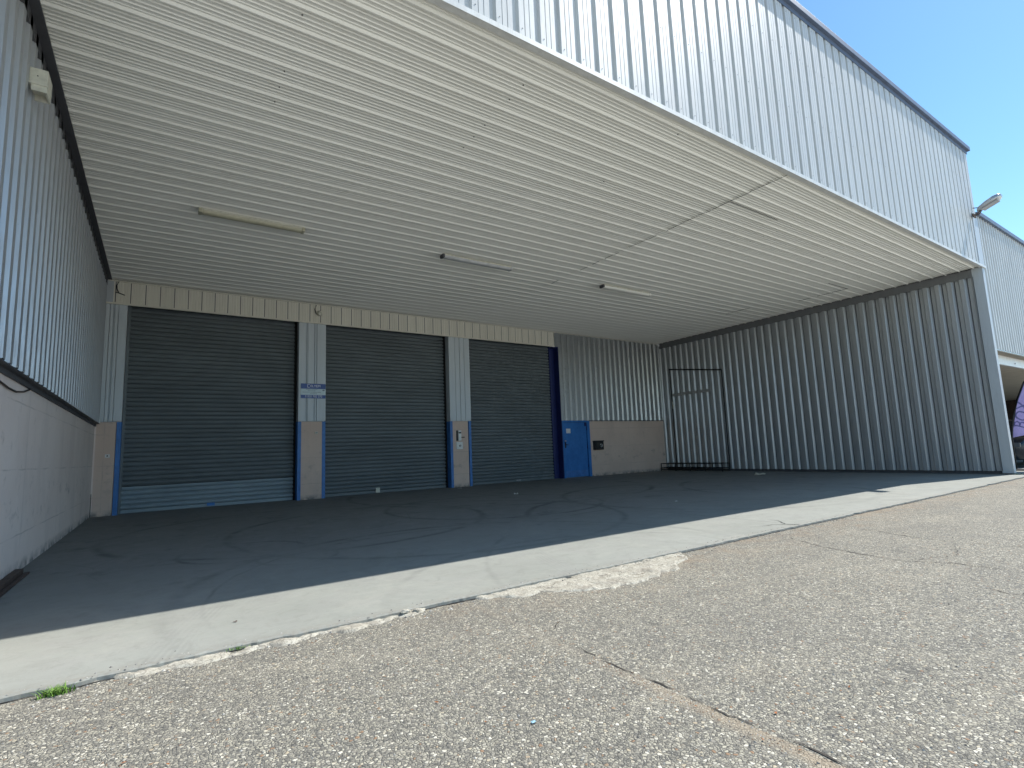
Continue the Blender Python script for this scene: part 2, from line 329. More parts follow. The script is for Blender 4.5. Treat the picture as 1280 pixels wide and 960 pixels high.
def box(bm, lo, hi, mi=0, bev=0):
    x0, y0, z0 = lo; x1, y1, z1 = hi
    v = [bm.verts.new(p) for p in ((x0, y0, z0), (x1, y0, z0), (x1, y1, z0), (x0, y1, z0), (x0, y0, z1), (x1, y0, z1), (x1, y1, z1), (x0, y1, z1))]
    fs = [bm.faces.new([v[i] for i in q]) for q in ((3, 2, 1, 0), (4, 5, 6, 7), (0, 1, 5, 4), (1, 2, 6, 5), (2, 3, 7, 6), (3, 0, 4, 7))]
    for f in fs: f.material_index = mi
    if bev:
        r = bmesh.ops.bevel(bm, geom=list({e for f in fs for e in f.edges}), offset=bev, segments=2, affect='EDGES', profile=0.6)
        for f in r['faces']: f.material_index = mi
    return v
def B(lo, hi, bev=0, mi=0):
    bm = bmesh.new(); box(bm, lo, hi, mi, bev); return bm
def tube(bm, pts, r, seg=8, mi=0):
    pts = [Vector(p) for p in pts]; rings = []
    for i, p in enumerate(pts):
        d = (pts[min(i+1, len(pts)-1)] - pts[max(i-1, 0)]).normalized()
        a = d.orthogonal().normalized() if abs(d.z) > 0.95 else d.cross(Vector((0, 0, 1))).normalized()
        b = d.cross(a).normalized(); rr = r[i] if isinstance(r, (list, tuple)) else r
        rings.append([bm.verts.new(p + a*rr*math.cos(t*2*math.pi/seg) + b*rr*math.sin(t*2*math.pi/seg)) for t in range(seg)])
    for i in range(len(rings)-1):
        for k in range(seg):
            f = bm.faces.new((rings[i][k], rings[i][(k+1) % seg], rings[i+1][(k+1) % seg], rings[i+1][k])); f.material_index = mi; f.smooth = True
    for rg in (rings[0][::-1], rings[-1]):
        f = bm.faces.new(rg); f.material_index = mi
def T(pts, r, seg=8):
    bm = bmesh.new(); tube(bm, pts, r, seg); return bm

def sheet(o, U, N, V, length, height, profile, pitch, phase=0.0, top_fn=None, jitter=0.0):
    """profiled metal sheet: (u, d) profile repeated along U, extruded along V; d is measured along N"""
    o, U, N, V = Vector(o), Vector(U), Vector(N), Vector(V); bm = bmesh.new(); pts = []
    k = -1
    while k*pitch - phase < length + pitch:
        jj = random.uniform(-jitter, jitter)
        for (u, d) in profile:
            uu = k*pitch - phase + u
            if 0 <= uu <= length: pts.append((uu, d + (jj if d > 0 else 0)))
        k += 1
    def dat(uu):
        q = (uu + phase) % pitch; pr = list(profile) + [(pitch, profile[0][1])]
        for i in range(len(pr)-1):
            if pr[i][0] <= q <= pr[i+1][0]:
                w_ = (q-pr[i][0])/max(1e-9, pr[i+1][0]-pr[i][0]); return pr[i][1]*(1-w_)+pr[i+1][1]*w_
        return 0
    pts = [(0, dat(0))] + [p for p in pts if 1e-4 < p[0] < length-1e-4] + [(length, dat(length))]
    prev = None; pd = 0
    for (uu, d) in pts:
        h = top_fn(uu) if top_fn else height
        a = bm.verts.new(o + U*uu + N*d); b = bm.verts.new(o + U*uu + N*d + V*h)
        if prev:
            f_ = bm.faces.new((prev[0], a, b, prev[1]))
            if d < -0.02 and pd < -0.02: f_.material_index = 1  # deep notches take the second material; a dark one paints in recess shade
        prev = (a, b); pd = d
    # a real thickness, so the cut ends read as sheet
    bmesh.ops.recalc_face_normals(bm, faces=bm.faces[:])
    return bm
def text(s, size, parent, mat, origin, U, V, name, extr=0.001, align='CENTER', font_scale=(1, 1), spacing=1.0):
    cu = bpy.data.curves.new(name, 'FONT'); cu.body = s; cu.size = size; cu.extrude = extr; cu.align_x = align; cu.align_y = 'CENTER'; cu.space_character = spacing
    to = bpy.data.objects.new(name+'_src', cu); C.objects.link(to); bpy.context.view_layer.update()
    me = bpy.data.meshes.new_from_object(to.evaluated_get(bpy.context.evaluated_depsgraph_get()))
    bpy.data.objects.remove(to); me.materials.clear(); me.materials.append(mat)
    U = Vector(U).normalized(); V = Vector(V).normalized(); N = U.cross(V)
    mat4 = Matrix(((U.x*font_scale[0], V.x*font_scale[1], N.x, origin[0]), (U.y*font_scale[0], V.y*font_scale[1], N.y, origin[1]), (U.z*font_scale[0], V.z*font_scale[1], N.z, origin[2]), (0, 0, 0, 1)))
    me.transform(mat4); o = bpy.data.objects.new(name, me); C.objects.link(o)
    if parent is not None:
        o.parent = parent; bpy.context.view_layer.update(); o.matrix_parent_inverse = parent.matrix_world.inverted()
    return o

XL, XR, D, YF, H, HT = -1.2246, 17.90, 14.975, 4.04, 5.457, 8.85
PZ = 2.10; YA = 3.73

# ------------------------------------------------------------------ ground
bm = bmesh.new(); quad(bm, ((-250, -250, -0.03), (260, -250, -0.03), (260, 260, -0.03), (-250, 260, -0.03)))
tag(obj('ground', bm, mt['asphalt']), kind='structure')
bm = bmesh.new(); quad(bm, ((-60, -70, -0.024), (90, -70, -0.024), (90, -1.6, -0.024), (-60, -1.6, -0.024)))
tag(obj('bounce_yard', bm, mt['bounce_yard']), kind='structure')  # unseen pale ground, added behind the camera to bounce light into the bay
# concrete slab of the loading bay with a ragged front edge
bm = bmesh.new(); xs = []; x = -6.0
while x < 46: xs.append(x); x += 0.03 if x < 6 else (0.06 if x < 19 else 0.5)
def edge_y(x):
    n1 = noise.noise(Vector((x*1.3, 0, 0)))*0.025; n2_ = noise.noise(Vector((x*7, 3, 0)))*0.012; n3 = noise.noise(Vector((x*21, 9, 0)))*0.008
    chip = max(0, noise.noise(Vector((x*2.3, 40, 0)))-0.35)*0.18
    return YA + n1 + n2_ + n3 + chip
prev = None
for x in xs:
    y = edge_y(x)
    vs = [bm.verts.new(p) for p in ((x, y-0.004, -0.06), (x, y, -0.008), (x, y+0.012, 0.0), (x, 6.5, 0.0), (x, 16.5, 0.0))]
    if prev:
        for i in range(4): bm.faces.new((prev[i], prev[i+1], vs[i+1], vs[i]))
    prev = vs
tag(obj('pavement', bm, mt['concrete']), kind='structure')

# crumbling pale concrete fillet between the slab and the asphalt
def heightfield(name, x0, x1, y0, y1, st, fn):
    bm = bmesh.new(); nx = int((x1-x0)/st); ny = int((y1-y0)/st); g = []
    for i in range(nx+1):
        g.append([bm.verts.new((x0+i*st, y0+j*st, fn(x0+i*st, y0+j*st))) for j in range(ny+1)])
    for i in range(nx):
        for j in range(ny):
            q = (g[i][j], g[i+1][j], g[i+1][j+1], g[i][j+1])
            if max(v.co.z for v in q) > -0.034: bm.faces.new(q)
    for v in [v for v in bm.verts if not v.link_faces]: bm.verts.remove(v)
    return tag(obj(name, bm, mt['crumb'], smooth=True), kind='structure')
def lerp_tab(x, tab):
    if x <= tab[0][0]: return tab[0][1]
    for (a, b), (c, d) in zip(tab, tab[1:]):
        if x <= c: return b+(d-b)*(x-a)/(c-a)
    return tab[-1][1]
def crumb(x, y):
    front = lerp_tab(x, [(-0.3, 3.76), (-0.14, 3.68), (0.1, 3.64), (0.5, 3.645), (0.9, 3.66), (1.15, 3.64), (1.45, 3.63), (1.62, 3.66), (1.72, 3.76), (2.02, 3.76), (2.15, 3.63), (2.3, 3.54), (2.6, 3.48), (2.85, 3.33), (3.1, 3.24), (3.5, 3.19), (3.75, 3.30), (3.95, 3.26), (4.1, 3.42), (4.3, 3.45), (4.5, 3.64), (4.6, 3.74), (4.6, 3.78)])
    front += noise.noise(Vector((x*6, y*2, 1)))*0.06 + noise.noise(Vector((x*20, y*20, 5)))*0.02
    back = edge_y(x)+0.004
    d = min(y-front, (back-y)*1.5+0.012)
    h = min(max(d, -0.03)*0.9, 0.017+0.009*noise.noise(Vector((x*4.5, y*9, 20))))
    h += noise.noise(Vector((x*11, y*11, 2)))*0.010 + noise.noise(Vector((x*34, y*34, 7)))*0.006
    h -= 0.026*max(0, noise.noise(Vector((x*3.2, y*7, 11)))-0.15)
    return -0.034 + max(h, -0.006)
heightfield('concrete_patch', -0.32, 4.6, 3.1, 3.78, 0.011, crumb)

# cracks in the asphalt, ribbons just above it
def ribbon(bm, pts, wfn, z):
    prev = None
    for i, p in enumerate(pts):
        a = pts[max(i-1, 0)]; b = pts[min(i+1, len(pts)-1)]; d = Vector((b[0]-a[0], b[1]-a[1], 0)).normalized(); n = Vector((-d.y, d.x, 0)); w_ = wfn(i/(len(pts)-1), p)
        q = (bm.verts.new((p[0]+n.x*w_, p[1]+n.y*w_, z)), bm.verts.new((p[0]-n.x*w_, p[1]-n.y*w_, z)))
        if prev: bm.faces.new((prev[0], prev[1], q[1], q[0]))
        prev = q
def polyline(ctrl, step, jit, seed):
    rr = random.Random(seed); out = []
    for (a, b) in zip(ctrl, ctrl[1:]):
        L = math.dist(a, b); n = max(1, int(L/step))
        for k in range(n):
            t = k/n; out.append((a[0]+(b[0]-a[0])*t+rr.uniform(-jit, jit), a[1]+(b[1]-a[1])*t+rr.uniform(-jit, jit)))
    out.append(ctrl[-1]); return out
bm = bmesh.new()
for ctrl, wd, jit, sd in (
    (((2.04, 2.6), (2.03, 2.25), (2.02, 2.0), (2.035, 1.8), (2.025, 1.5), (2.045, 1.25), (2.035, 1.05), (2.06, 0.9), (2.03, 0.4)), 0.007, 0.009, 1),
    (((6.25, 3.62), (6.1, 3.4), (5.85, 2.96), (5.7, 2.46), (5.67, 2.12), (5.83, 1.82), (5.85, 1.1)), 0.009, 0.02, 2),
    (((6.9, 3.68), (7.15, 3.3), (7.22, 3.0), (7.0, 2.5), (6.95, 2.08), (7.08, 1.62), (7.3, 0.8)), 0.008, 0.02, 3),
    (((5.67, 2.12), (6.2, 1.9), (6.9, 2.1)), 0.004, 0.02, 4),
    (((5.1, 1.5), (5.0, 1.25), (5.08, 1.05)), 0.006, 0.015, 5),
    (((2.3, 2.9), (2.15, 2.8), (2.07, 2.72)), 0.003, 0.01, 6)):
    pl = polyline(ctrl, 0.03, jit, sd)
    ribbon(bm, pl, lambda t, p, wd=wd: wd*0.65*max(0.10 if wd < 0.0075 else 0.2, 0.6+1.6*noise.noise(Vector((p[0]*9, p[1]*9, 4))))*min(1, 6*(1-t)+0.1)*min(1, 6*t+0.1), -0.0265)
tag(obj('ground_cracks', bm, mt['crackdirt']), kind='structure')
bm = bmesh.new(); pl = polyline(((-0.9, 0), (0, 0), (6, 0), (18, 0)), 0.03, 0, 8)
pl = [(p[0], edge_y(p[0])-0.010-0.006*abs(noise.noise(Vector((p[0]*5, 1, 1))))) for p in pl]
ribbon(bm, pl, lambda t, p: 0.004+0.012*abs(noise.noise(Vector((p[0]*6, 2, 8)))), -0.026)
tag(obj('lip_shade_strip', bm, mt['gap']), kind='structure')  # dark ribbon along the slab lip, painted in as its shadowed edge
# slab crack near the right, visible on the sunlit strip
bm = bmesh.new()
for ctrl, sd in ((((6.95, 3.74), (6.75, 3.95), (6.5, 4.02), (6.3, 4.12)), 11), (((6.9, 3.9), (7.1, 4.1), (7.15, 4.3)), 12)):
    ribbon(bm, polyline(ctrl, 0.04, 0.01, sd), lambda t, p: 0.008*(1.1-t), 0.003)
tag(obj('pavement_cracks', bm, mt['gap']), kind='structure')

# loose chippings on the ground: nobody could count them
bm = bmesh.new(); rr = random.Random(5)
def pebble(bm, x, y, z, s, mi):
    vs = []
    for dx, dy, dz in ((1, 0, 0), (0, 1, 0), (-1, 0, 0), (0, -1, 0), (0, 0, 1)):
        vs.append(bm.verts.new((x+dx*s*rr.uniform(0.6, 1.2), y+dy*s*rr.uniform(0.6, 1.2), z+dz*s*rr.uniform(0.5, 0.9))))
    for a, b in ((0, 1), (1, 2), (2, 3), (3, 0)):
        f = bm.faces.new((vs[a], vs[b], vs[4])); f.material_index = mi
for k in range(5200):
    t = rr.random(); y = 0.4+rr.random()*3.3; x = -0.7+rr.random()*(3+y*2.4)
    if y > edge_y(x)-0.03: continue
    pebble(bm, x, y, -0.031, rr.choice((0.003, 0.004, 0.005, 0.006, 0.008)), rr.choice((0, 0, 1, 1, 2)))
for k in range(700):
    x = -0.8+rr.random()*9; y = edge_y(x)+rr.gauss(-0.02, 0.06)
    pebble(bm, x, y, -0.03 if y < edge_y(x) else 0.0, rr.choice((0.003, 0.005, 0.008, 0.012 if y < edge_y(x) else 0.004)), rr.choice((0, 1, 2)))
for k in range(420):
    x = 2.0+rr.gauss(-0.02, 0.03); y = 0.7+rr.random()*1.6; pebble(bm, x, y, -0.031, rr.choice((0.003, 0.004, 0.006)), rr.choice((0, 3, 3, 2)))
tag(obj('gravel', bm, [simple('stone_pale', (0.42, 0.40, 0.36), 0.9), simple('stone_grey', (0.22, 0.215, 0.20), 0.9), simple('stone_dark', (0.10, 0.095, 0.09), 0.9), simple('stone_brown', (0.28, 0.17, 0.10), 0.9)]), kind='stuff')

# ------------------------------------------------------------------ warehouse
wh = empty('warehouse', (8.4, D, 0), 'large grey clad warehouse with a deep covered loading bay and three roller doors', 'warehouse')
RIB = lambda p, a, b, s, d: [(0, 0), (a, 0), (a+s, d), (b-s, d), (b, 0), (p-0.001, 0)]

# masonry plinth: left flank, piers, right panel (0.35 m thick)
RD = 0.31  # reveal depth
obj('plinth_wall', B((XL-0.35, 3.95, -0.1), (XL-0.03, D, PZ-0.005)), mt['masonry'], wh)
def pier(x0, x1): return obj('pier', B((x0, D, -0.1), (x1, D+RD+0.1, PZ-0.004)), mt['masonry'], wh)
pier(XL-0.35, -0.87); pier(3.14, 3.70); pier(7.73, 8.31)
obj('plinth_wall', B((13.62, D, -0.1), (XR+0.15, D+0.35, PZ-0.004)), mt['masonry'], wh)

# left flank cladding: proud of the plinth, with a dark drip flashing under it
PL = [(0, 0), (0.10, 0), (0.125, 0.038), (0.242, 0.038), (0.266, 0)]
bm = sheet((XL+0.0, 3.95, PZ-0.02), (0, 1, 0), (1, 0, 0), (0, 0, 1), D-3.95-0.002, H-PZ, [(0, 0), (0.085, 0), (0.125, 0.05), (0.225, 0.05), (0.262, 0)], 0.267, phase=0.05)
obj('wall_cladding', bm, mt['side'], wh)
bm = bmesh.new(); box(bm, (XL-0.03, 3.95, PZ-0.10), (XL-0.004, D-0.004, PZ-0.03)); box(bm, (XL-0.03, 3.95, PZ-0.045), (XL+0.055, D-0.004, PZ-0.035)); box(bm, (XL-0.35, 3.95, PZ), (XL-0.01, D+0.1, HT-0.4), mi=1)
obj('base_flashing', bm, [mt['flash'], mt['roofing']], wh)
bm = bmesh.new(); box(bm, (XL+0.002, YF+0.02, H-0.17), (XL+0.05, D-0.05, H-0.01)); box(bm, (XL+0.05, YF+0.02, H-0.045), (XL+0.135, D-0.05, H-0.02))
obj('eaves_flashing', bm, mt['flash'], wh)

# flat sheet covers on the piers above the plinth
def cover(x0, x1, cuts, prow=0.03):
    """flat-pan cover with narrow dark recesses at cuts = (centre, width)"""
    pts = [(x0, 0.05), (x0, -prow)]
    for c_, w_ in cuts: pts += [(c_-w_/2, -prow), (c_-w_/2+0.006, -prow+0.045), (c_+w_/2-0.006, -prow+0.045), (c_+w_/2, -prow)]
    pts += [(x1, -prow), (x1, 0.05)]
    bm = bmesh.new(); prev = None
    for (x, d) in pts:
        v = (bm.verts.new((x, D+d, PZ+0.015)), bm.verts.new((x, D+d, 4.90)))
        if prev: bm.faces.new((prev[0], v[0], v[1], prev[1]))
        prev = v
    box(bm, (x0+0.01, D+0.05, PZ), (x1-0.01, D+RD+0.1, 4.9), mi=0)
    return obj('pier_cladding', bm, mt['pier_sheet'], wh)
cover(XL+0.045, -0.775, [(-1.10, 0.012), (-1.02, 0.035), (-0.94, 0.012)])
cover(3.06, 3.78, [(3.255, 0.045), (3.30, 0.012), (3.47, 0.03), (3.53, 0.03)])
cover(7.66, 8.42, [(7.88, 0.014), (8.05, 0.02), (8.22, 0.016)])

# back wall cladding, right of the doors
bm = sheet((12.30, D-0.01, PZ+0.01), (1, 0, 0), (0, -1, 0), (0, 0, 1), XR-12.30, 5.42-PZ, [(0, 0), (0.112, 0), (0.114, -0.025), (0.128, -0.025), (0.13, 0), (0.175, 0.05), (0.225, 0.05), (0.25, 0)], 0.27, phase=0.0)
obj('wall_cladding', bm, [mt['back'], mt['flash']], wh)  # dark second material paints the shade line in each rib notch
bm = bmesh.new(); box(bm, (12.25, D-0.015, PZ+0.01), (12.30, D+0.33, 5.42)); box(bm, (12.048, D-0.026, 4.88), (12.249, D+0.28, 5.42))
obj('corner_flashing', bm, mt['back'], wh)
bm = bmesh.new(); box(bm, (13.56, D-0.03, PZ-0.015), (XR-0.03, D-0.005, PZ+0.012)); box(bm, (12.3, D+0.02, PZ), (XR, D+0.35, H+0.2))
obj('base_flashing', bm, mt['flash'], wh)

# lintel band over the doors
bm = sheet((XL+0.03, D-0.06, 4.885), (1, 0, 0), (0, 1, 0), (0, 0, 1), 12.045-XL-0.03, 5.40-4.885, [(0, 0), (0.001, 0.054), (0.017, 0.054), (0.018, 0), (0.09, 0), (0.093, 0.006), (0.099, 0.006), (0.102, 0), (0.152, 0), (0.155, 0.006), (0.161, 0.006), (0.164, 0), (0.215, 0), (0.218, 0.006), (0.224, 0.006), (0.227, 0)], 0.29, phase=0.12)
lint = obj('lintel_panel', bm, mt['lintel'], wh)
bm = bmesh.new(); box(bm, (XL+0.03, D-0.085, 4.85), (12.05, D-0.045, 4.885)); box(bm, (XL+0.03, D-0.045, 4.86), (12.05, D+0.02, 4.875))
obj('edge_trim', bm, mt['lintel'], lint)
bm = bmesh.new(); x = XL+0.03-0.12+0.29
while x < 12.0:
    box(bm, (x+0.001, D-0.0605, 4.90), (x+0.0155, D-0.052, 5.388)); x += 0.29
obj('panel_joint', bm, mt['flash'], lint)['kind'] = 'stuff'
obj('lintel_core', B((XL, D-0.005, 4.905), (12.045, D+0.36, H+0.2)), mt['gap'], wh)
obj('corner_flashing', B((XL+0.005, D-0.07, 4.86), (XL+0.03+0.14, D-0.0615, 5.41)), mt['trimgrey'], wh)

# soffit: two laid sheets that overlap at x = 8.41
SP = [(0, 0), (0.030, 0), (0.040, -0.010), (0.052, 0), (0.092, 0), (0.102, -0.010), (0.114, 0), (0.150, 0), (0.160, -0.010), (0.172, 0), (0.208, 0), (0.216, -0.007), (0.224, 0), (0.244, 0), (0.262, -0.026), (0.280, -0.026), (0.292, 0)]
SPp = [(u, -d) for u, d in SP]
sof = obj('soffit', sheet((XL+0.0, YF+0.01, H), (0, 1, 0), (0, 0, -1), (1, 0, 0), D-YF-0.01, 8.42-XL, SPp, 0.30, phase=0.10), mt['soffit'], wh)
obj('soffit', sheet((8.40, YF+0.01, H-0.007), (0, 1, 0), (0, 0, -1), (1, 0, 0), D-YF-0.01, XR-8.40, SPp, 0.30, phase=0.10), mt['soffit'], wh)
bm = bmesh.new(); rr = random.Random(3)
def seam(x, y0, y1, pr, wmax=0.02):
    y = y0
    while y < y1:
        L = rr.uniform(0.05, 0.3)
        if rr.random() < pr:
            wd = rr.uniform(0.3, 1.0)*wmax*0.65; x_ = x+rr.uniform(-0.012, 0.012)
            box(bm, (x_-wd/2, y, H-0.0345), (x_+wd/2, min(y+L, y1), H-0.0295))
        y += L
seam(8.405, 4.06, 6.6, 0.95, 0.018); seam(8.405, 6.6, 8.4, 0.75, 0.012); seam(8.405, 8.4, 10.4, 0.5, 0.012)
seam(16.6, 6.7, 8.2, 0.6, 0.03); seam(15.9, 9.4, 10.3, 0.5, 0.03)
box(bm, (8.45, 5.165, H-0.0345), (10.0, 5.172, H-0.0295)); box(bm, (15.5, 6.78, H-0.0345), (16.6, 6.79, H-0.0295))
obj('seam', bm, mt['gap'], sof)['kind'] = 'stuff'
bm = bmesh.new()   # fixing screws in rows
for x in (1.0, 3.455, 5.92, 10.6, 13.2, 15.8):
    k = 0
    while 4.32+k*0.30 < (6.2 if x > 1.1 else 6.6):
        y = 4.32+k*0.30; k += 1
        if rr.random() < 0.45: continue
        s_ = 0.006; box(bm, (x-s_, y-s_, H-0.012), (x+s_, y+s_, H-0.001))
obj('fixing_screws', bm, mt['flash'], sof)['kind'] = 'stuff'
obj('edge_trim', B((XL+0.06, D-0.10, 5.395), (XR-0.05, D-0.005, 5.418)), mt['lintel'], sof)

# fascia over the opening
FP = [(0, 0), (0.058, 0), (0.060, -0.008), (0.066, -0.008), (0.068, 0), (0.124, 0), (0.126, -0.008), (0.132, -0.008), (0.134, 0), (0.195, 0), (0.200, -0.038), (0.268, -0.038), (0.280, 0)]
fas = obj('fascia', sheet((XL-0.4, YF, H+0.02), (1, 0, 0), (0, -1, 0), (0, 0, 1), 18.02-XL+0.4, HT-H-0.1, FP, 0.29, phase=0.0), [mt['fascia'], mt['fascia']], wh)
bm = bmesh.new(); k = 0; x = XL-0.4+0.03
while x < 17.6:
    for z in (H+0.12, H+1.2, H+2.3, HT-0.28):
        if rr.random() < 0.9: box(bm, (x-0.004, YF-0.004, z-0.004), (x+0.004, YF+0.001, z+0.004))
    x += 0.29
obj('fixing_screws', bm, mt['flash'], fas)['kind'] = 'stuff'
bm = bmesh.new(); box(bm, (XL-0.4, YF-0.018, H-0.05), (18.05, YF+0.05, H-0.046)); box(bm, (XL-0.4, YF-0.032, H-0.052), (18.05, YF-0.018, H+0.008))
obj('drip_trim', bm, mt['trimwhite'], fas)
bm = bmesh.new(); box(bm, (XL-0.4, YF-0.075, HT-0.11), (18.12, YF+0.38, HT), bev=0.006); box(bm, (XL-0.4, YF-0.012, HT-0.20), (18.06, YF+0.0, HT-0.11))
cop = obj('coping', bm, mt['coping'], fas)
bm = bmesh.new()
for k in range(40):
    x = rr.uniform(8.5, 14); s_ = rr.uniform(0.02, 0.09); box(bm, (x, YF-0.06, HT+0.0005), (x+s_*2, YF+0.0, HT+rr.uniform(0.004, 0.02)))
obj('lichen_crust', bm, mt['lichen'], cop)['kind'] = 'stuff'
bm = bmesh.new(); box(bm, (XL-0.36, YF+0.06, HT-0.6), (18.0, D+6, HT-0.5)); box(bm, (17.96, YF+0.01, H+0.02), (18.02, YF+3.0, HT-0.11)); box(bm, (17.99, YF+3, H+0.02), (18.02, D+6, HT-0.5)); box(bm, (XL-0.36, D+5.9, 0), (18.0, D+6, HT-0.6))
obj('roof', bm, mt['roofing'], wh)
# corner flashing strip at the end of the fascia

# right flank wall of the bay: deep ribs, flat end trim, dark gap at the foot
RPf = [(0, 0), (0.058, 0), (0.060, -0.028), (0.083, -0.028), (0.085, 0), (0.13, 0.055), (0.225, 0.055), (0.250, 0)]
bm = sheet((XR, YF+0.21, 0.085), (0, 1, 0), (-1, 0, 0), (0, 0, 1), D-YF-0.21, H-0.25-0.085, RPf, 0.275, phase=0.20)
obj('wall_cladding', bm, [mt['right'], mt['flash']], wh)  # notch faces coloured dark to stand in for shade beside the ribs
bm = bmesh.new(); box(bm, (XR+0.035, YF+0.03, 0.0), (XR+0.10, D+0.3, H))
obj('wall_core', bm, mt['flash'], wh)
bm = bmesh.new(); box(bm, (XR-0.055, YF, 0.03), (XR+0.125, YF+0.028, H-0.03)); box(bm, (XR-0.055, YF+0.028, 0.03), (XR-0.045, YF+0.225, H-0.03)); box(bm, (XR+0.113, YF+0.028, 0.03), (XR+0.125, D, H))
obj('corner_flashing', bm, mt['trimgrey'], wh)
bm = bmesh.new(); box(bm, (XR-0.06, YF-0.006, 0.2), (XR-0.046, YF-0.001, 0.204)); box(bm, (XR-0.05, YF+0.23, H-0.26), (XR-0.044, D-0.05, H-0.045)); box(bm, (XR-0.05, YF+0.23, H-0.045), (XR+0.0, D-0.05, H-0.04))
obj('eaves_flashing', bm, cladding_mat('dark_grey_eaves', (0.17, 0.175, 0.18), 0.3), wh)

obj('wall_crack', B((XL-0.032, D-0.006, 0.0), (XL-0.018, D-0.001, 0.5)), mt['gap'], wh)
# roller doors
def shutter_curtain(x0, x1, z0, z1, y, pitch=0.109):
    bm = bmesh.new(); pts = []; z = z0
    prof = [(0.0, 0.048), (0.013, 0.046), (0.019, 0.004), (0.030, -0.012), (0.058, -0.024), (0.086, -0.016), (0.095, -0.006), (0.099, 0.046)]
    while z < z1:
        jt = random.uniform(-0.0015, 0.0015)
        for a, b in prof:
            if z+a*pitch/0.109 <= z1: pts.append((z+a*pitch/0.109, b+jt))
        z += pitch
    nseg = 14; prev = None
    for (z, d) in pts:
        row = [bm.verts.new((x0+(x1-x0)*i/nseg, y+d+0.006*noise.noise(Vector((x0+(x1-x0)*i/nseg*0.9, z*0.8, x0))), z)) for i in range(nseg+1)]
        if prev:
            for i in range(nseg): bm.faces.new((prev[i], prev[i+1], row[i+1], row[i]))
        prev = row
    return bm
doors = []
for idx, (x0, x1, left, right) in enumerate(((-0.775, 3.06, 1, 1), (3.78, 7.66, 1, 1), (8.42, 12.05, 1, 0))):
    zl = 0.62 if idx == 0 else 0.0
    y = D+RD-0.03
    d = obj('roller_door', shutter_curtain(x0+0.02, x1-0.02, 0.075 if zl == 0 else zl, 4.93, y), mt['shutter'], wh)
    doors.append(d)
    if zl: obj('slat_panel', shutter_curtain(x0+0.02, x1-0.02, 0.075, 0.62, y-0.012), mt['shutter_light'], d)['label'] = 'paler newer slats at the foot of the door'
    bm = bmesh.new(); box(bm, (x0+0.03, y-0.02, 0.005), (x1-0.03, y+0.02, 0.078), bev=0.006)
    obj('bottom_bar', bm, mt['shutter_light'] if idx == 0 else mt['shutter'], d)
    for side in (0, 1):
        if side == 0: a, b = x0-0.002, x0+0.055
        else: a, b = x1-0.055, x1+0.002
        obj('guide_rail', B((a, y-0.05, 0.0), (b, y+0.05, 4.92)), mt['shutter'] if side == 0 else (mt['gap'] if idx < 2 else mt['navy']), d)
    # painted blue angle on the masonry corner
    if idx < 2 or left:
        if left: obj('door_angle', B((x0-0.085, D-0.012, 0.0), (x0+0.004, D+RD-0.05, PZ+0.0)), mt['blue'], d)
    if right: obj('door_angle', B((x1-0.004, D-0.012, 0.0), (x1+0.085, D+RD-0.05, PZ+0.0)), mt['blue'], d)
    obj('lock_plate', B(((1.00, y-0.045, 0.03), (5.30, y-0.045, 0.02), (10.3, y-0.04, 0.03))[idx], ((1.17, y-0.02, 0.10), (5.42, y-0.02, 0.16), (10.5, y-0.02, 0.075))[idx], 0.004), (mt['blue'], mt['cream'], mt['greyp'])[idx], d)
doors[0]['label'] = 'dark roller door with paler slats at its foot beside the left wall'
doors[1]['label'] = 'middle dark roller door with a pale lock plate'
doors[2]['label'] = 'roller door with chalky scuffs next to the blue door'
# deep navy jamb right of the third door
bm = bmesh.new(); box(bm, (12.05, D+0.26, 0.0), (12.25, D+RD+0.05, 4.9)); box(bm, (12.235, D-0.01, 0), (12.262, D+0.26, 4.92)); box(bm, (12.05, D+0.0, 4.84), (12.25, D+0.3, 4.9))
obj('door_jamb', bm, mt['navy'], wh)
bm = bmesh.new(); box(bm, (-1.2, D+RD+0.06, 0), (12.3, D+RD+0.09, 5.4)); obj('inner_wall', bm, mt['gap'], wh)

# blue service door
ed = obj('service_door', B((12.33, D+0.03, 0.02), (13.48, D+0.08, PZ-0.06)), mt['bluedoor'], wh)
bm = bmesh.new(); box(bm, (12.262, D-0.01, 0), (12.33, D+0.10, PZ+0.01)); box(bm, (13.48, D-0.01, 0), (13.55, D+0.10, PZ+0.01)); box(bm, (12.33, D-0.01, PZ-0.06), (13.48, D+0.10, PZ+0.01)); box(bm, (13.55, D-0.005, 0), (13.62, D+0.3, PZ))
obj('door_frame', bm, mt['bluedoor'], ed)
for z in (0.35, 1.05, 1.75):
    bm = bmesh.new(); tube(bm, [(13.475, D+0.015, z), (13.475, D+0.015, z+0.13)], 0.016, 8); obj('hinge', bm, mt['navy'], ed)
obj('kick_plate', B((12.36, D+0.024, 0.04), (13.45, D+0.029, 0.26)), mt['blue'], ed)
bm = bmesh.new()
for a, b, c_, d_ in ((12.326, 12.337, 0.02, 2.045), (13.473, 13.484, 0.02, 2.045)): box(bm, (a, D+0.022, c_), (b, D+0.031, d_))
box(bm, (12.337, D+0.022, 2.032), (13.473, D+0.031, 2.043)); obj('door_gap', bm, mt['gap'], ed)
obj('notice_plate', B((12.47, D+0.018, 1.64), (12.67, D+0.028, 1.81)), mt['white'], ed)
obj('door_closer', B((13.38, D-0.01, PZ-0.20), (13.46, D+0.028, PZ-0.07)), mt['navy'], ed)
bm = bmesh.new(); tube(bm, [(12.40, D+0.03, 1.36), (12.40, D-0.01, 1.36)], 0.028, 12); obj('lock_cylinder', bm, mt['galv'], ed)
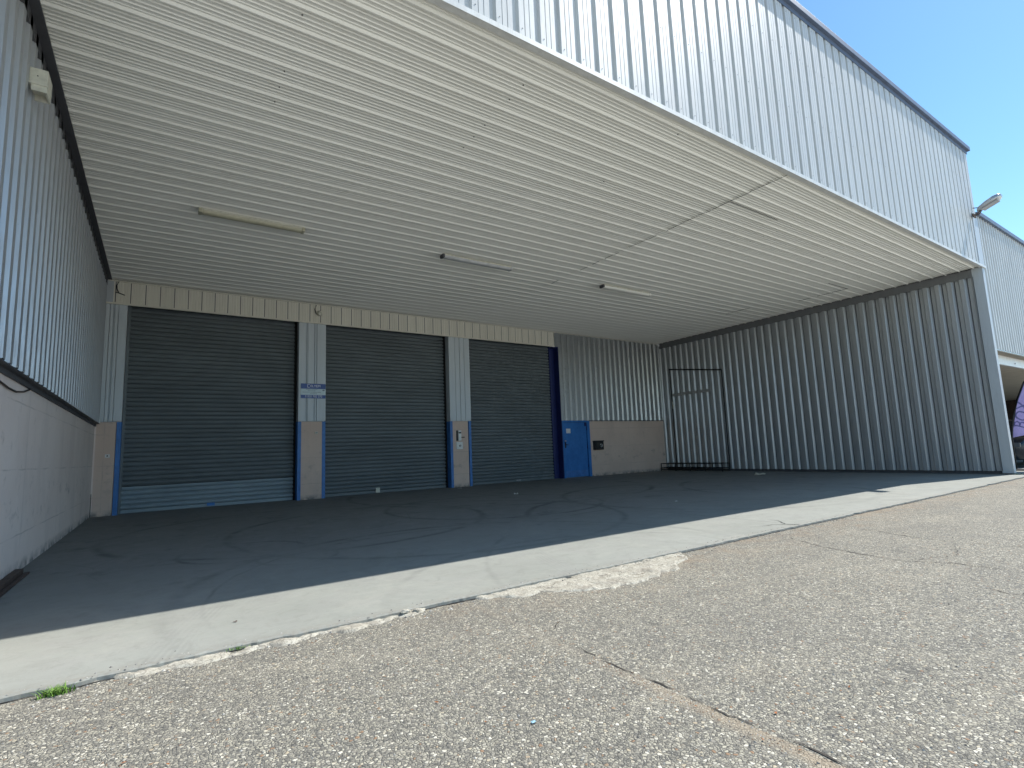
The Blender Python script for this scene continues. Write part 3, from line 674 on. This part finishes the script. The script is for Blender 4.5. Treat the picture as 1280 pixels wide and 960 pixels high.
bm = bmesh.new(); box(bm, (12.375, D+0.018, 1.10), (12.43, D+0.029, 1.32)); tube(bm, [(12.40, D+0.02, 1.22), (12.40, D-0.03, 1.22), (12.52, D-0.03, 1.21)], 0.011, 8); obj('door_handle', bm, mt['black'], ed)

# flush clad door in the right flank wall
bm = bmesh.new(); tube(bm, [(XR-0.075, 11.96, 3.86), (XR-0.075, 14.44, 4.24)], 0.028); box(bm, (XR-0.075, 14.40, 0.1), (XR-0.045, 14.43, 4.22)); box(bm, (XR-0.075, 11.95, 0.1), (XR-0.05, 11.98, 3.86))
gd = obj('flush_gate', bm, mt['black'], wh)
bm = bmesh.new(); y0, z0, y1, z1 = 14.36, 3.14, 12.50, 3.13
box(bm, (XR-0.085, y1, z1-0.05), (XR-0.05, y0, z1+0.06), bev=0.004); obj('cross_rail', bm, mt['greyp'], gd)
bm = bmesh.new(); tube(bm, [(XR-0.05, 14.34, 2.68), (XR-0.13, 14.34, 2.68)], 0.03, 10); box(bm, (XR-0.075, 14.37, 2.55), (XR-0.05, 14.42, 2.85)); obj('knob', bm, mt['cream'], gd)

# ------------------------------------------------------------------ neighbouring building on the right
nb = empty('neighbouring_building', (30, 15, 0), 'lower pale clad building with an open canopy beyond the right wall of the bay', 'building')
NY = 4.06
nf = obj('fascia', sheet((18.04, NY, 3.22), (1, 0, 0), (0, -1, 0), (0, 0, 1), 27, 6.90-3.22, [(0, 0), (0.09, 0), (0.11, 0.03), (0.18, 0.03), (0.2, 0)], 0.22), mt['fascia'], nb)
bm = bmesh.new(); box(bm, (17.66, YF-0.012, H-0.045), (18.05, YF-0.004, 6.9)); box(bm, (18.04, YF-0.004, H-0.045), (18.05, YF+0.01, 6.9))
obj('corner_flashing', bm, mt['trimgrey'], nf)
bm = bmesh.new(); box(bm, (18.055, NY-0.09, 6.88), (45.1, NY+0.3, 6.99)); obj('coping', bm, mt['coping'], nf)
bm = bmesh.new(); box(bm, (18.04, NY-0.005, 3.185), (45, NY+0.30, 3.215)); obj('drip_flashing', bm, mt['brown'], nf)
bm = bmesh.new(); box(bm, (18.05, NY+0.22, 2.93), (45, NY+0.30, 3.185)); bb = obj('edge_beam', bm, mt['white'], nb)
bm = bmesh.new(); tube(bm, [(20.6, NY+0.22, 3.03), (20.6, NY+0.20, 3.03)], 0.02, 8); obj('bolt', bm, mt['galv'], bb)
obj('soffit', B((18.05, NY+0.3, 2.98), (45, 15.2, 3.05)), mt['nsoffit'], nb)
bm = bmesh.new(); box(bm, (18.03, 15.2, -0.1), (45, 15.5, 6.6)); box(bm, (44.6, NY+0.4, -0.1), (45, 15.2, 3.0)); box(bm, (18.05, NY+0.05, 6.5), (45, 15.5, 6.6))
obj('wall', bm, mt['darkwall'], nb)

# ------------------------------------------------------------------ things on the building
# fluorescent ceiling lights
def ceiling_light(x0, x1, y, dmat, label, lens=True):
    t = empty('ceiling_light', ((x0+x1)/2, y, H-0.036), label, 'ceiling light', 'fluorescent lights in a row under the canopy')
    bm = bmesh.new(); box(bm, (x0+0.03, y-0.075, H-0.068), (x1-0.03, y+0.075, H-0.036), bev=0.004); obj('housing', bm, mt['cream'] if lens else mt['greyp'], t)
    for a, b in ((x0, x0+0.06), (x1-0.06, x1)): obj('end_cap', B((a, y-0.08, H-0.12), (b, y+0.08, H-0.04), 0.02), mt['flash'] if (dmat is not mt['diffuser']) and a == x0 else dmat, t)
    bm = bmesh.new(); n = 9; prev = None
    for i in range(n):
        a = math.pi*i/(n-1); dy = -0.072*math.cos(a); dz = -0.062*math.sin(a)**0.7 if 0 < i < n-1 else 0
        v = (bm.verts.new((x0+0.06, y+dy, H-0.066+dz)), bm.verts.new((x1-0.06, y+dy, H-0.066+dz)))
        if prev: bm.faces.new((prev[0], v[0], v[1], prev[1]))
        prev = v
    obj('diffuser', bm, dmat, t, smooth=True)
    return t
ceiling_light(0.38, 2.11, 9.94, mt['diffuser'], 'yellowed fluorescent ceiling light nearest the left wall')
ceiling_light(4.94, 6.78, 9.88, mt['tubewhite'], 'grey white fluorescent ceiling light, second from the left wall')
ceiling_light(9.67, 11.55, 9.85, mt['soffit'], 'faint cream fluorescent ceiling light farthest from the left wall')

# cream wall box under the eaves of the left wall
t = empty('wall_box', (XL+0.05, 6.4, 4.86), 'weathered cream hooded box fixed high on the left wall', 'box')
bm = bmesh.new(); x0, x1, y0, y1, zb, zt = XL+0.04, -1.045, 6.30, 6.52, 4.785, 4.95
box(bm, (x0, y0, zb), (x1, y1, zt), bev=0.008); obj('housing', bm, mt['cream'], t)
bm = bmesh.new(); box(bm, (x0+0.02, y0+0.015, zb-0.06), (x1-0.004, y0+0.03, zb+0.004)); box(bm, (x1-0.02, y0+0.03, zb-0.06), (x1-0.004, y1-0.01, zb)); box(bm, (x0+0.02, y1-0.025, zb-0.06), (x1-0.02, y1-0.01, zb)); obj('hood', bm, mt['cream'], t)
bm = bmesh.new(); tube(bm, [(-1.12, y0-0.003, 4.87), (-1.12, y0+0.01, 4.87)], 0.006, 8); obj('screw', bm, mt['black'], t)

# sagging cables
bm = T([(XL-0.022, 4.8, 2.02), (XL-0.02, 5.6, 1.95), (XL-0.018, 6.3, 1.93), (XL-0.016, 6.8, 1.895), (XL-0.016, 7.15, 1.895), (XL-0.016, 7.5, 1.935), (XL-0.014, 7.75, 1.985), (XL-0.02, 7.9, 2.03)], 0.009)
tag(obj('cable', bm, mt['wire'], smooth=True), 'brown cable sagging below the cladding on the left wall', 'cable')
bm = bmesh.new()
tube(bm, [(-0.96, D-0.07, 5.40), (-1.0, D-0.09, 5.30), (-0.99, D-0.09, 5.20), (-0.95, D-0.085, 5.12), (-0.84, D-0.085, 5.08)], 0.011); tube(bm, [(-1.02, D-0.085, 5.13), (-0.93, D-0.085, 5.12)], 0.008)
tag(obj('loose_wire', bm, mt['black']), 'black wire tail hanging down the cream band by the left wall', 'wire')
t = empty('security_camera', (3.58, D-0.06, 5.17), 'small round camera with black wire on the cream band above the sign', 'camera')
bm = bmesh.new(); tube(bm, [(3.58, D-0.06, 5.15), (3.58, D-0.10, 5.15), (3.58, D-0.15, 5.13), (3.58, D-0.20, 5.12)], [0.06, 0.075, 0.075, 0.045], 14); obj('body', bm, mt['cream'], t)
bm = T([(3.50, D-0.065, 5.38), (3.46, D-0.08, 5.26), (3.49, D-0.08, 5.14), (3.55, D-0.08, 5.10)], 0.012); obj('wire', bm, mt['black'], t)
tag(obj('junction_box', B((XR-0.24, D-0.16, 5.30), (XR-0.12, D-0.1, 5.40), 0.006), mt['white']), 'small white box in the top right corner of the bay', 'box')

# information sign on the pier between the first two doors
sg = empty('information_sign', (3.455, D-0.04, 2.93), 'small blue and white sign on the grey pier between two roller doors', 'sign')
sx0, sx1, sz0, sz1, sy = 3.115, 3.775, 2.735, 3.145, D-0.047
obj('panel', B((sx0, sy, sz0), (sx1, sy+0.012, sz1)), mt['signwhite'], sg)
obj('header_band', B((sx0+0.003, sy-0.003, sz1-0.145), (sx1-0.003, sy-0.0005, sz1-0.002)), mt['signblue'], sg)
obj('footer_band', B((sx0+0.003, sy-0.003, sz0+0.002), (sx1-0.003, sy-0.0005, sz0+0.095)), mt['signblue'], sg)
bm = bmesh.new()
for r_ in ((3.285, 3.035, 3.35, 3.047), (3.285, 3.111, 3.35, 3.123), (3.285, 3.047, 3.297, 3.111)): box(bm, (r_[0], sy-0.005, r_[1]), (r_[2], sy-0.0035, r_[3]))
obj('logo_mark', bm, mt['letter'], sg)
text('ELYEM', 0.095, sg, mt['letter'], (3.50, sy-0.0045, 3.075), (1, 0, 0), (0, 0, 1), 'lettering')
text('0 800 702 270', 0.078, sg, mt['letter'], (3.455, sy-0.0045, 2.787), (1, 0, 0), (0, 0, 1), 'lettering', font_scale=(1.0, 1.1))
bm = bmesh.new()
for a, b, z in ((3.25, 3.55, 2.975), (3.30, 3.50, 2.94), (3.16, 3.66, 2.90), (3.36, 3.54, 2.86)):
    x = a
    while x < b-0.02:
        L = random.uniform(0.015, 0.05); box(bm, (x, sy-0.003, z), (min(x+L, b), sy-0.001, z+0.011)); x += L+0.008
box(bm, (3.69, sy-0.003, 2.945), (3.745, sy-0.001, 2.985)); obj('small_print', bm, mt['ink'], sg)['kind'] = 'stuff'

# key switch by the left pier, socket on the middle pier, keypad on the second pier
t = empty('wall_switch', (-1.003, D-0.02, 1.333), 'white square key switch on the pinkish pier beside the left wall', 'switch')
obj('plate', B((-1.045, D-0.02, 1.295), (-0.955, D, 1.37), 0.004), mt['white'], t); obj('key_barrel', B((-1.012, D-0.03, 1.318), (-0.988, D-0.019, 1.35)), mt['black'], t)
t = empty('wall_socket', (3.54, D-0.02, 1.79), 'little grey fitting near the top of the pier below the sign', 'socket')
obj('plate', B((3.50, D-0.02, 1.76), (3.58, D, 1.82), 0.004), mt['cream'], t); obj('cover', B((3.525, D-0.035, 1.772), (3.572, D-0.018, 1.808), 0.003), mt['greyp'], t)
t = empty('keypad', (7.95, D-0.02, 1.55), 'tall grey door keypad with a white plate under it on the narrow pier', 'keypad')
obj('backplate', B((7.87, D-0.015, 1.47), (7.93, D, 1.80), 0.003), mt['black'], t)
obj('housing', B((7.93, D-0.05, 1.47), (8.035, D, 1.80), 0.006), mt['white'], t)
obj('screen', B((7.94, D-0.054, 1.70), (8.025, D-0.049, 1.745)), mt['black'], t)
obj('arm', B((8.035, D-0.05, 1.56), (8.15, D-0.03, 1.59)), mt['black'], t)
obj('lower_plate', B((7.86, D-0.02, 1.20), (8.09, D, 1.43), 0.004), mt['white'], t)
bm = T([(7.99, D-0.02, 1.31), (7.99, D-0.05, 1.31)], 0.035, 12); obj('button', bm, mt['greyp'], t)

# letterbox
t = empty('letterbox', (13.95, D-0.08, 1.16), 'black metal letterbox with a white mark on the wall right of the blue door', 'letterbox')
obj('body', B((13.74, D-0.14, 0.985), (14.17, D, 1.30), 0.01), mt['black'], t)
bm = bmesh.new(); box(bm, (13.72, D-0.16, 1.30), (14.19, D, 1.335), bev=0.008); obj('lid', bm, mt['black'], t)
bm = bmesh.new()
for p in ([(13.98, 1.17), (14.04, 1.20), (14.10, 1.19), (14.05, 1.14), (14.12, 1.12)], [(14.0, 1.12), (14.03, 1.09), (14.08, 1.11)], [(14.02, 1.21), (14.0, 1.16)]):
    tube(bm, [(a, D-0.142, b) for a, b in p], 0.008, 6)
obj('sticker', bm, mt['white'], t)

# floodlight at the far end of the fascia
fl = empty('floodlight', (17.60, YF-0.06, 6.80), 'silver street type floodlight on a bracket at the far corner of the high fascia', 'floodlight')
bm = bmesh.new(); box(bm, (17.50, YF-0.075, 6.72), (17.72, YF-0.045, 6.80)); tube(bm, [(17.56, YF-0.06, 6.76), (17.56, YF-0.16, 6.78), (17.58, YF-0.22, 6.86)], 0.014); tube(bm, [(17.66, YF-0.06, 6.76), (17.66, YF-0.16, 6.78), (17.64, YF-0.22, 6.86)], 0.014); tube(bm, [(17.58, YF-0.06, 6.96), (17.6, YF-0.2, 6.93)], 0.012)
obj('bracket', bm, mt['rust'], fl)
bm = bmesh.new(); rings = []; cx = 17.60
for yy, zc, wx, hz in ((3.90, 6.86, 0.05, 0.05), (3.86, 6.87, 0.10, 0.085), (3.72, 6.925, 0.145, 0.11), (3.56, 6.99, 0.15, 0.12), (3.45, 7.03, 0.14, 0.10), (3.40, 7.055, 0.09, 0.05)):
    ring = []
    for k in range(16):
        a = 2*math.pi*k/16; ring.append(bm.verts.new((cx+wx*math.copysign(abs(math.cos(a))**0.7, math.cos(a)), yy, zc+hz*(math.copysign(abs(math.sin(a))**0.8, math.sin(a)))*(1.0 if math.sin(a) > 0 else 0.45))))
    rings.append(ring)
for a, b in zip(rings, rings[1:]):
    for k in range(16): bm.faces.new((a[k], a[(k+1) % 16], b[(k+1) % 16], b[k]))
bm.faces.new(rings[0][::-1]); bm.faces.new(rings[-1])
obj('lamp_head', bm, mt['galv'], fl, smooth=True)
bm = bmesh.new(); vs = [(-0.115, 3.78, 6.855), (0.115, 3.78, 6.855), (0.11, 3.46, 6.975), (-0.11, 3.46, 6.975)]
quad(bm, [(cx+a, b, c) for a, b, c in vs]); quad(bm, [(cx+a*0.9, b, c-0.025) for a, b, c in vs[::-1]])
for i in range(4):
    p, q = vs[i], vs[(i+1) % 4]; quad(bm, [(cx+p[0], p[1], p[2]), (cx+q[0], q[1], q[2]), (cx+q[0]*0.9, q[1], q[2]-0.025), (cx+p[0]*0.9, p[1], p[2]-0.025)])
obj('lens', bm, mt['greyp'], fl)

# low black tubular rack against the right flank
rk = empty('metal_rack', (XR-0.2, 13.4, 0), 'low black tubular metal rack lying at the foot of the right wall', 'rack')
bm = bmesh.new()
for z in (0.055, 0.13, 0.30):
    tube(bm, [(XR-0.10, 11.95, z), (XR-0.10, 14.85, z)], 0.018); tube(bm, [(XR-0.48, 12.05, z), (XR-0.48, 14.85, z)], 0.018)
obj('rail', bm, mt['black'], rk)
for y in (11.97, 12.7, 13.4, 14.1, 14.83):
    bm = bmesh.new()
    tube(bm, [(XR-0.10, y, 0.0), (XR-0.10, y, 0.315)], 0.018); tube(bm, [(XR-0.48, y+0.05, 0.0), (XR-0.48, y+0.05, 0.315)], 0.018); tube(bm, [(XR-0.10, y, 0.13), (XR-0.48, y+0.05, 0.13)], 0.014)
    obj('frame', bm, mt['black'], rk)

# rusty steel angle on the floor along the left wall
bm = bmesh.new(); box(bm, (XL-0.02, 4.5, 0.0), (XL+0.05, 7.75, 0.06), bev=0.006); box(bm, (XL+0.06, 4.5, 0.0), (XL+0.10, 7.75, 0.018))
tag(obj('steel_angle', bm, mt['rust']), 'dark rusty steel angle lying on the floor along the left wall', 'steel bar')

# ------------------------------------------------------------------ purple feather flag and dark car beyond the wall
fb = Vector((19.75, 4.38, 0.0))
ft = empty('feather_flag', fb, 'purple feather flag with white lettering standing beyond the right wall end', 'flag')
du = Vector((0.35, -0.94, 0)).normalized(); fn = du.cross(Vector((0, 0, 1)))
P3 = lambda u, z, off=0: fb + du*u + Vector((0, 0, z)) - fn*off
spine = [(-0.02, 0.0), (-0.01, 0.9), (0.02, 1.15), (0.10, 1.5), (0.22, 1.95), (0.40, 2.4), (0.68, 2.75), (1.0, 2.9), (1.25, 2.8)]
obj('pole', T([P3(u-0.015, z) for u, z in spine], [0.022, 0.024, 0.026, 0.026, 0.026, 0.024, 0.02, 0.015, 0.01]), mt['black'], ft)
bm = bmesh.new(); grid = []
def spine_at(t):
    t = 1.0+t*(len(spine)-2.001); i = int(t); f_ = t-i; return (spine[i][0]*(1-f_)+spine[i+1][0]*f_, spine[i][1]*(1-f_)+spine[i+1][1]*f_)
for i in range(31):
    u, z = spine_at(i/30); row = []; wd = (0.95-u*0.35)*min(1, (31-i)/6)
    for j in range(13):
        s_ = j/12; row.append(bm.verts.new(P3(u+wd*s_, z+0.22*s_, 0.035*math.sin(s_*7+i*0.3)+0.01*math.sin(s_*19))))
    grid.append(row)
for i in range(30):
    for j in range(12): bm.faces.new((grid[i][j], grid[i+1][j], grid[i+1][j+1], grid[i][j+1]))
obj('sail', bm, mt['flag'], ft, smooth=True)
text('BOX', 0.40, ft, mt['white'], P3(0.30, 1.62, 0.06), tuple((Vector((0, 0, 1))+du*0.25)), tuple(-du), 'lettering')
bm = bmesh.new(); box(bm, (fb.x-0.2, fb.y-0.2, 0.0), (fb.x+0.2, fb.y+0.2, 0.035)); obj('base', bm, mt['black'], ft)

car = empty('parked_car', (22.9, 5.25, 0), 'dark blue parked hatchback under the neighbouring canopy beyond the right wall', 'car')
def carbody():
    bm = bmesh.new(); Lx = [(-2.05, 0.45, 0.62, 0.62), (-2.0, 0.25, 0.75, 0.80), (-1.3, 0.20, 0.92, 0.85), (-0.75, 0.20, 0.98, 0.86), (-0.05, 0.20, 1.42, 0.86), (0.9, 0.20, 1.46, 0.86), (1.6, 0.22, 1.36, 0.86), (1.98, 0.28, 1.0, 0.83), (2.05, 0.42, 0.8, 0.70)]
    rings = []
    for (x, zb, zt, hw) in Lx:
        mid = min(0.95, zt); top = hw*0.74 if zt > 1.1 else hw*0.9
        sec = [(-hw*0.9, zb), (-hw, zb+0.12), (-hw, min(0.7, mid-0.02)), (-hw*0.97, mid-0.01), (-top, zt-0.03), (-top*0.8, zt), (top*0.8, zt), (top, zt-0.03), (hw*0.97, mid-0.01), (hw, min(0.7, mid-0.02)), (hw, zb+0.12), (hw*0.9, zb)]
        rings.append([bm.verts.new((x, y, z)) for y, z in sec])
    for a, b in zip(rings, rings[1:]):
        for k in range(12):
            f = bm.faces.new((a[k], a[(k+1) % 12], b[(k+1) % 12], b[k]))
    bm.faces.new(rings[0]); bm.faces.new(rings[-1][::-1]); return bm
cb = obj('body', carbody(), mt['carpaint'], car, smooth=True, local=True)
bm = bmesh.new()
for s_ in (-1, 1):
    quad(bm, [(-0.55, s_*0.838, 1.0), (0.35, s_*0.838, 1.0), (0.35, s_*0.69, 1.37), (-0.10, s_*0.69, 1.35)]); quad(bm, [(0.42, s_*0.838, 1.0), (1.5, s_*0.832, 1.0), (1.35, s_*0.68, 1.33), (0.42, s_*0.69, 1.37)])
quad(bm, [(-0.76, -0.70, 1.02), (-0.76, 0.70, 1.02), (-0.13, 0.58, 1.41), (-0.13, -0.58, 1.41)]); quad(bm, [(1.69, -0.62, 1.33), (1.69, 0.62, 1.33), (2.0, 0.7, 1.03), (2.0, -0.7, 1.03)])
obj('windows', bm, mt['glass'], car, local=True)
for x in (-1.3, 1.25):
    for s_ in (-1, 1):
        bm = bmesh.new(); tube(bm, [(x, s_*0.66, 0.32), (x, s_*0.875, 0.32)], 0.32, 24); wh_ = obj('wheel', bm, mt['tyre'], car, local=True)
        bm = bmesh.new(); tube(bm, [(x, s_*0.80, 0.32), (x, s_*0.883, 0.32)], 0.20, 16); obj('rim', bm, mt['galv'], wh_, local=True)
for s_ in (-1, 1):
    obj('headlight', B((-2.06, s_*0.62-0.14, 0.60), (-1.93, s_*0.62+0.14, 0.74), 0.02), mt['clearlens'], car, local=True)
    obj('tail_light', B((1.98, s_*0.68-0.1, 0.80), (2.06, s_*0.68+0.1, 1.0), 0.02), mt['redlens'], car, local=True)
    obj('door_mirror', B((-0.62, s_*0.96-0.09, 0.95), (-0.5, s_*0.96+0.09, 1.08), 0.03), mt['carpaint'], car, local=True)

# ------------------------------------------------------------------ weeds, leaves, litter
def weed(x, y, z, n, hgt, spread, seed, label):
    r_ = random.Random(seed); bm = bmesh.new()
    for k in range(n):
        a = r_.uniform(0, 2*math.pi); h = hgt*r_.uniform(0.4, 1.0); ln = h*r_.uniform(0.3, 1.1); bx, by = x+r_.gauss(0, spread)*1.6, y+r_.gauss(0, spread)*0.6
        wd = 0.003*r_.uniform(0.7, 1.5); px_, py_ = -math.sin(a)*wd, math.cos(a)*wd; prev = None
        for i in range(5):
            t = i/4; q = (bx+math.cos(a)*ln*t*t, by+math.sin(a)*ln*t*t, z+h*(t-0.25*t*t)); s_ = 1-t*0.9
            v = (bm.verts.new((q[0]-px_*s_, q[1]-py_*s_, q[2])), bm.verts.new((q[0]+px_*s_, q[1]+py_*s_, q[2])))
            if prev: bm.faces.new((prev[0], prev[1], v[1], v[0]))
            prev = v
    return tag(obj('weed', bm, mt['grass'], smooth=None), label, 'weed')
weed(-0.40, 3.67, -0.03, 150, 0.055, 0.02, 1, 'green grass tuft at the slab edge near the left border')
weed(0.43, 3.73, -0.02, 30, 0.022, 0.018, 2, 'small green weed by the pale crumbling concrete')
weed(17.86, 3.98, -0.02, 40, 0.10, 0.05, 3, 'dry green weed at the foot of the far wall end')

def leaf(x, y, z, s, rz, tilt):
    bm = bmesh.new(); pts = [(-1, 0, 0.1), (-0.5, 0.4, 0.0), (0.1, 0.5, 0.15), (0.7, 0.25, 0.05), (1.1, 0, 0.3), (0.6, -0.3, 0.1), (0, -0.45, 0.2), (-0.6, -0.3, 0)]
    c = bm.verts.new((0, 0, -0.12*s)); vs = [bm.verts.new((a*s, b*s, c_*s)) for a, b, c_ in pts]
    for i in range(8): bm.faces.new((c, vs[i], vs[(i+1) % 8]))
    o = obj('dry_leaf', bm, mt['leafbrown'], smooth=None); o.location = (x, y, z+0.004); o.rotation_euler = (tilt, tilt*0.5, rz)
    return tag(o, 'tiny dry brown leaf lying on the sunlit asphalt', 'leaf', 'dry leaves scattered over the asphalt')
rl = random.Random(12)
for x, y in ((1.587, 3.56), (1.63, 3.55), (1.187, 2.059), (-0.073, 2.672), (0.068, 2.55), (2.187, 1.358), (2.21, 1.37), (2.374, 1.191), (2.0, 1.16), (1.98, 1.6), (2.0, 1.0), (1.96, 1.28), (2.667, 1.282), (1.1, 2.35), (3.4, 2.5), (0.85, 2.9)):
    leaf(x, y, -0.028, rl.uniform(0.006, 0.012), rl.uniform(0, 6), rl.uniform(-0.4, 0.4))
def scrap(x, y, z, s, m_, label, cat='litter', group=None, seed=1):
    r_ = random.Random(seed); bm = bmesh.new(); g = []
    for i in range(4): g.append([bm.verts.new((x+(i-1.5)*s/3+r_.uniform(-1, 1)*s*0.1, y+(j-1)*s/3+r_.uniform(-1, 1)*s*0.1, z+0.003+abs(r_.gauss(0, s*0.12)))) for j in range(3)])
    for i in range(3):
        for j in range(2): bm.faces.new((g[i][j], g[i+1][j], g[i+1][j+1], g[i][j+1]))
    return tag(obj('litter_scrap', bm, m_, smooth=None), label, cat, group)
scrap(1.347, 1.933, -0.028, 0.022, mt['bluescrap'], 'pale blue plastic scrap on the asphalt in the foreground')
scrap(7.44, 11.04, 0.002, 0.10, mt['white'], 'crumpled white paper in front of the middle and third doors', seed=2)
scrap(8.28, 6.785, 0.002, 0.06, mt['white'], 'small white scrap on the shaded slab left of the shadow edge', seed=3)
scrap(15.89, 9.63, 0.002, 0.30, mt['cream'], 'flat pale scrap on the shaded slab near the right wall', seed=4)
scrap(0.474, 4.256, 0.002, 0.022, mt['rust'], 'dark brown crumb on the sunlit concrete near the left', seed=5)
scrap(7.6, 14.3, 0.002, 0.12, mt['white'], 'white scrap at the foot of the narrow pier', seed=6)
def stone(x, y, z, s, m_, label, group=None, seed=1):
    r_ = random.Random(seed); bm = bmesh.new(); bmesh.ops.create_icosphere(bm, subdivisions=2, radius=1)
    for v in bm.verts:
        k = 1+0.35*noise.noise(v.co*1.7+Vector((seed, 0, 0))); v.co = Vector((x+v.co.x*k*s, y+v.co.y*k*s*0.7, z+v.co.z*k*s*0.5))
    return tag(obj('stone', bm, m_), label, 'stone', group)
stone(1.50, 3.70, -0.005, 0.035, mt['crumb'], 'dark grey lump at the end of the pale crumbling strip', seed=2)
stone(1.58, 3.69, -0.01, 0.028, mt['crumb'], 'pale broken concrete lump beside the dark lump', seed=3)
for i, (x, y, s_) in enumerate(((18.15, 3.92, 0.07), (18.3, 3.97, 0.05), (18.0, 3.86, 0.05), (18.4, 3.85, 0.04), (17.8, 3.9, 0.04))):
    stone(x, y, -0.01, s_, mt['crumb'], 'pale rubble lump at the foot of the far wall end', 'rubble lumps at the wall end', seed=10+i)
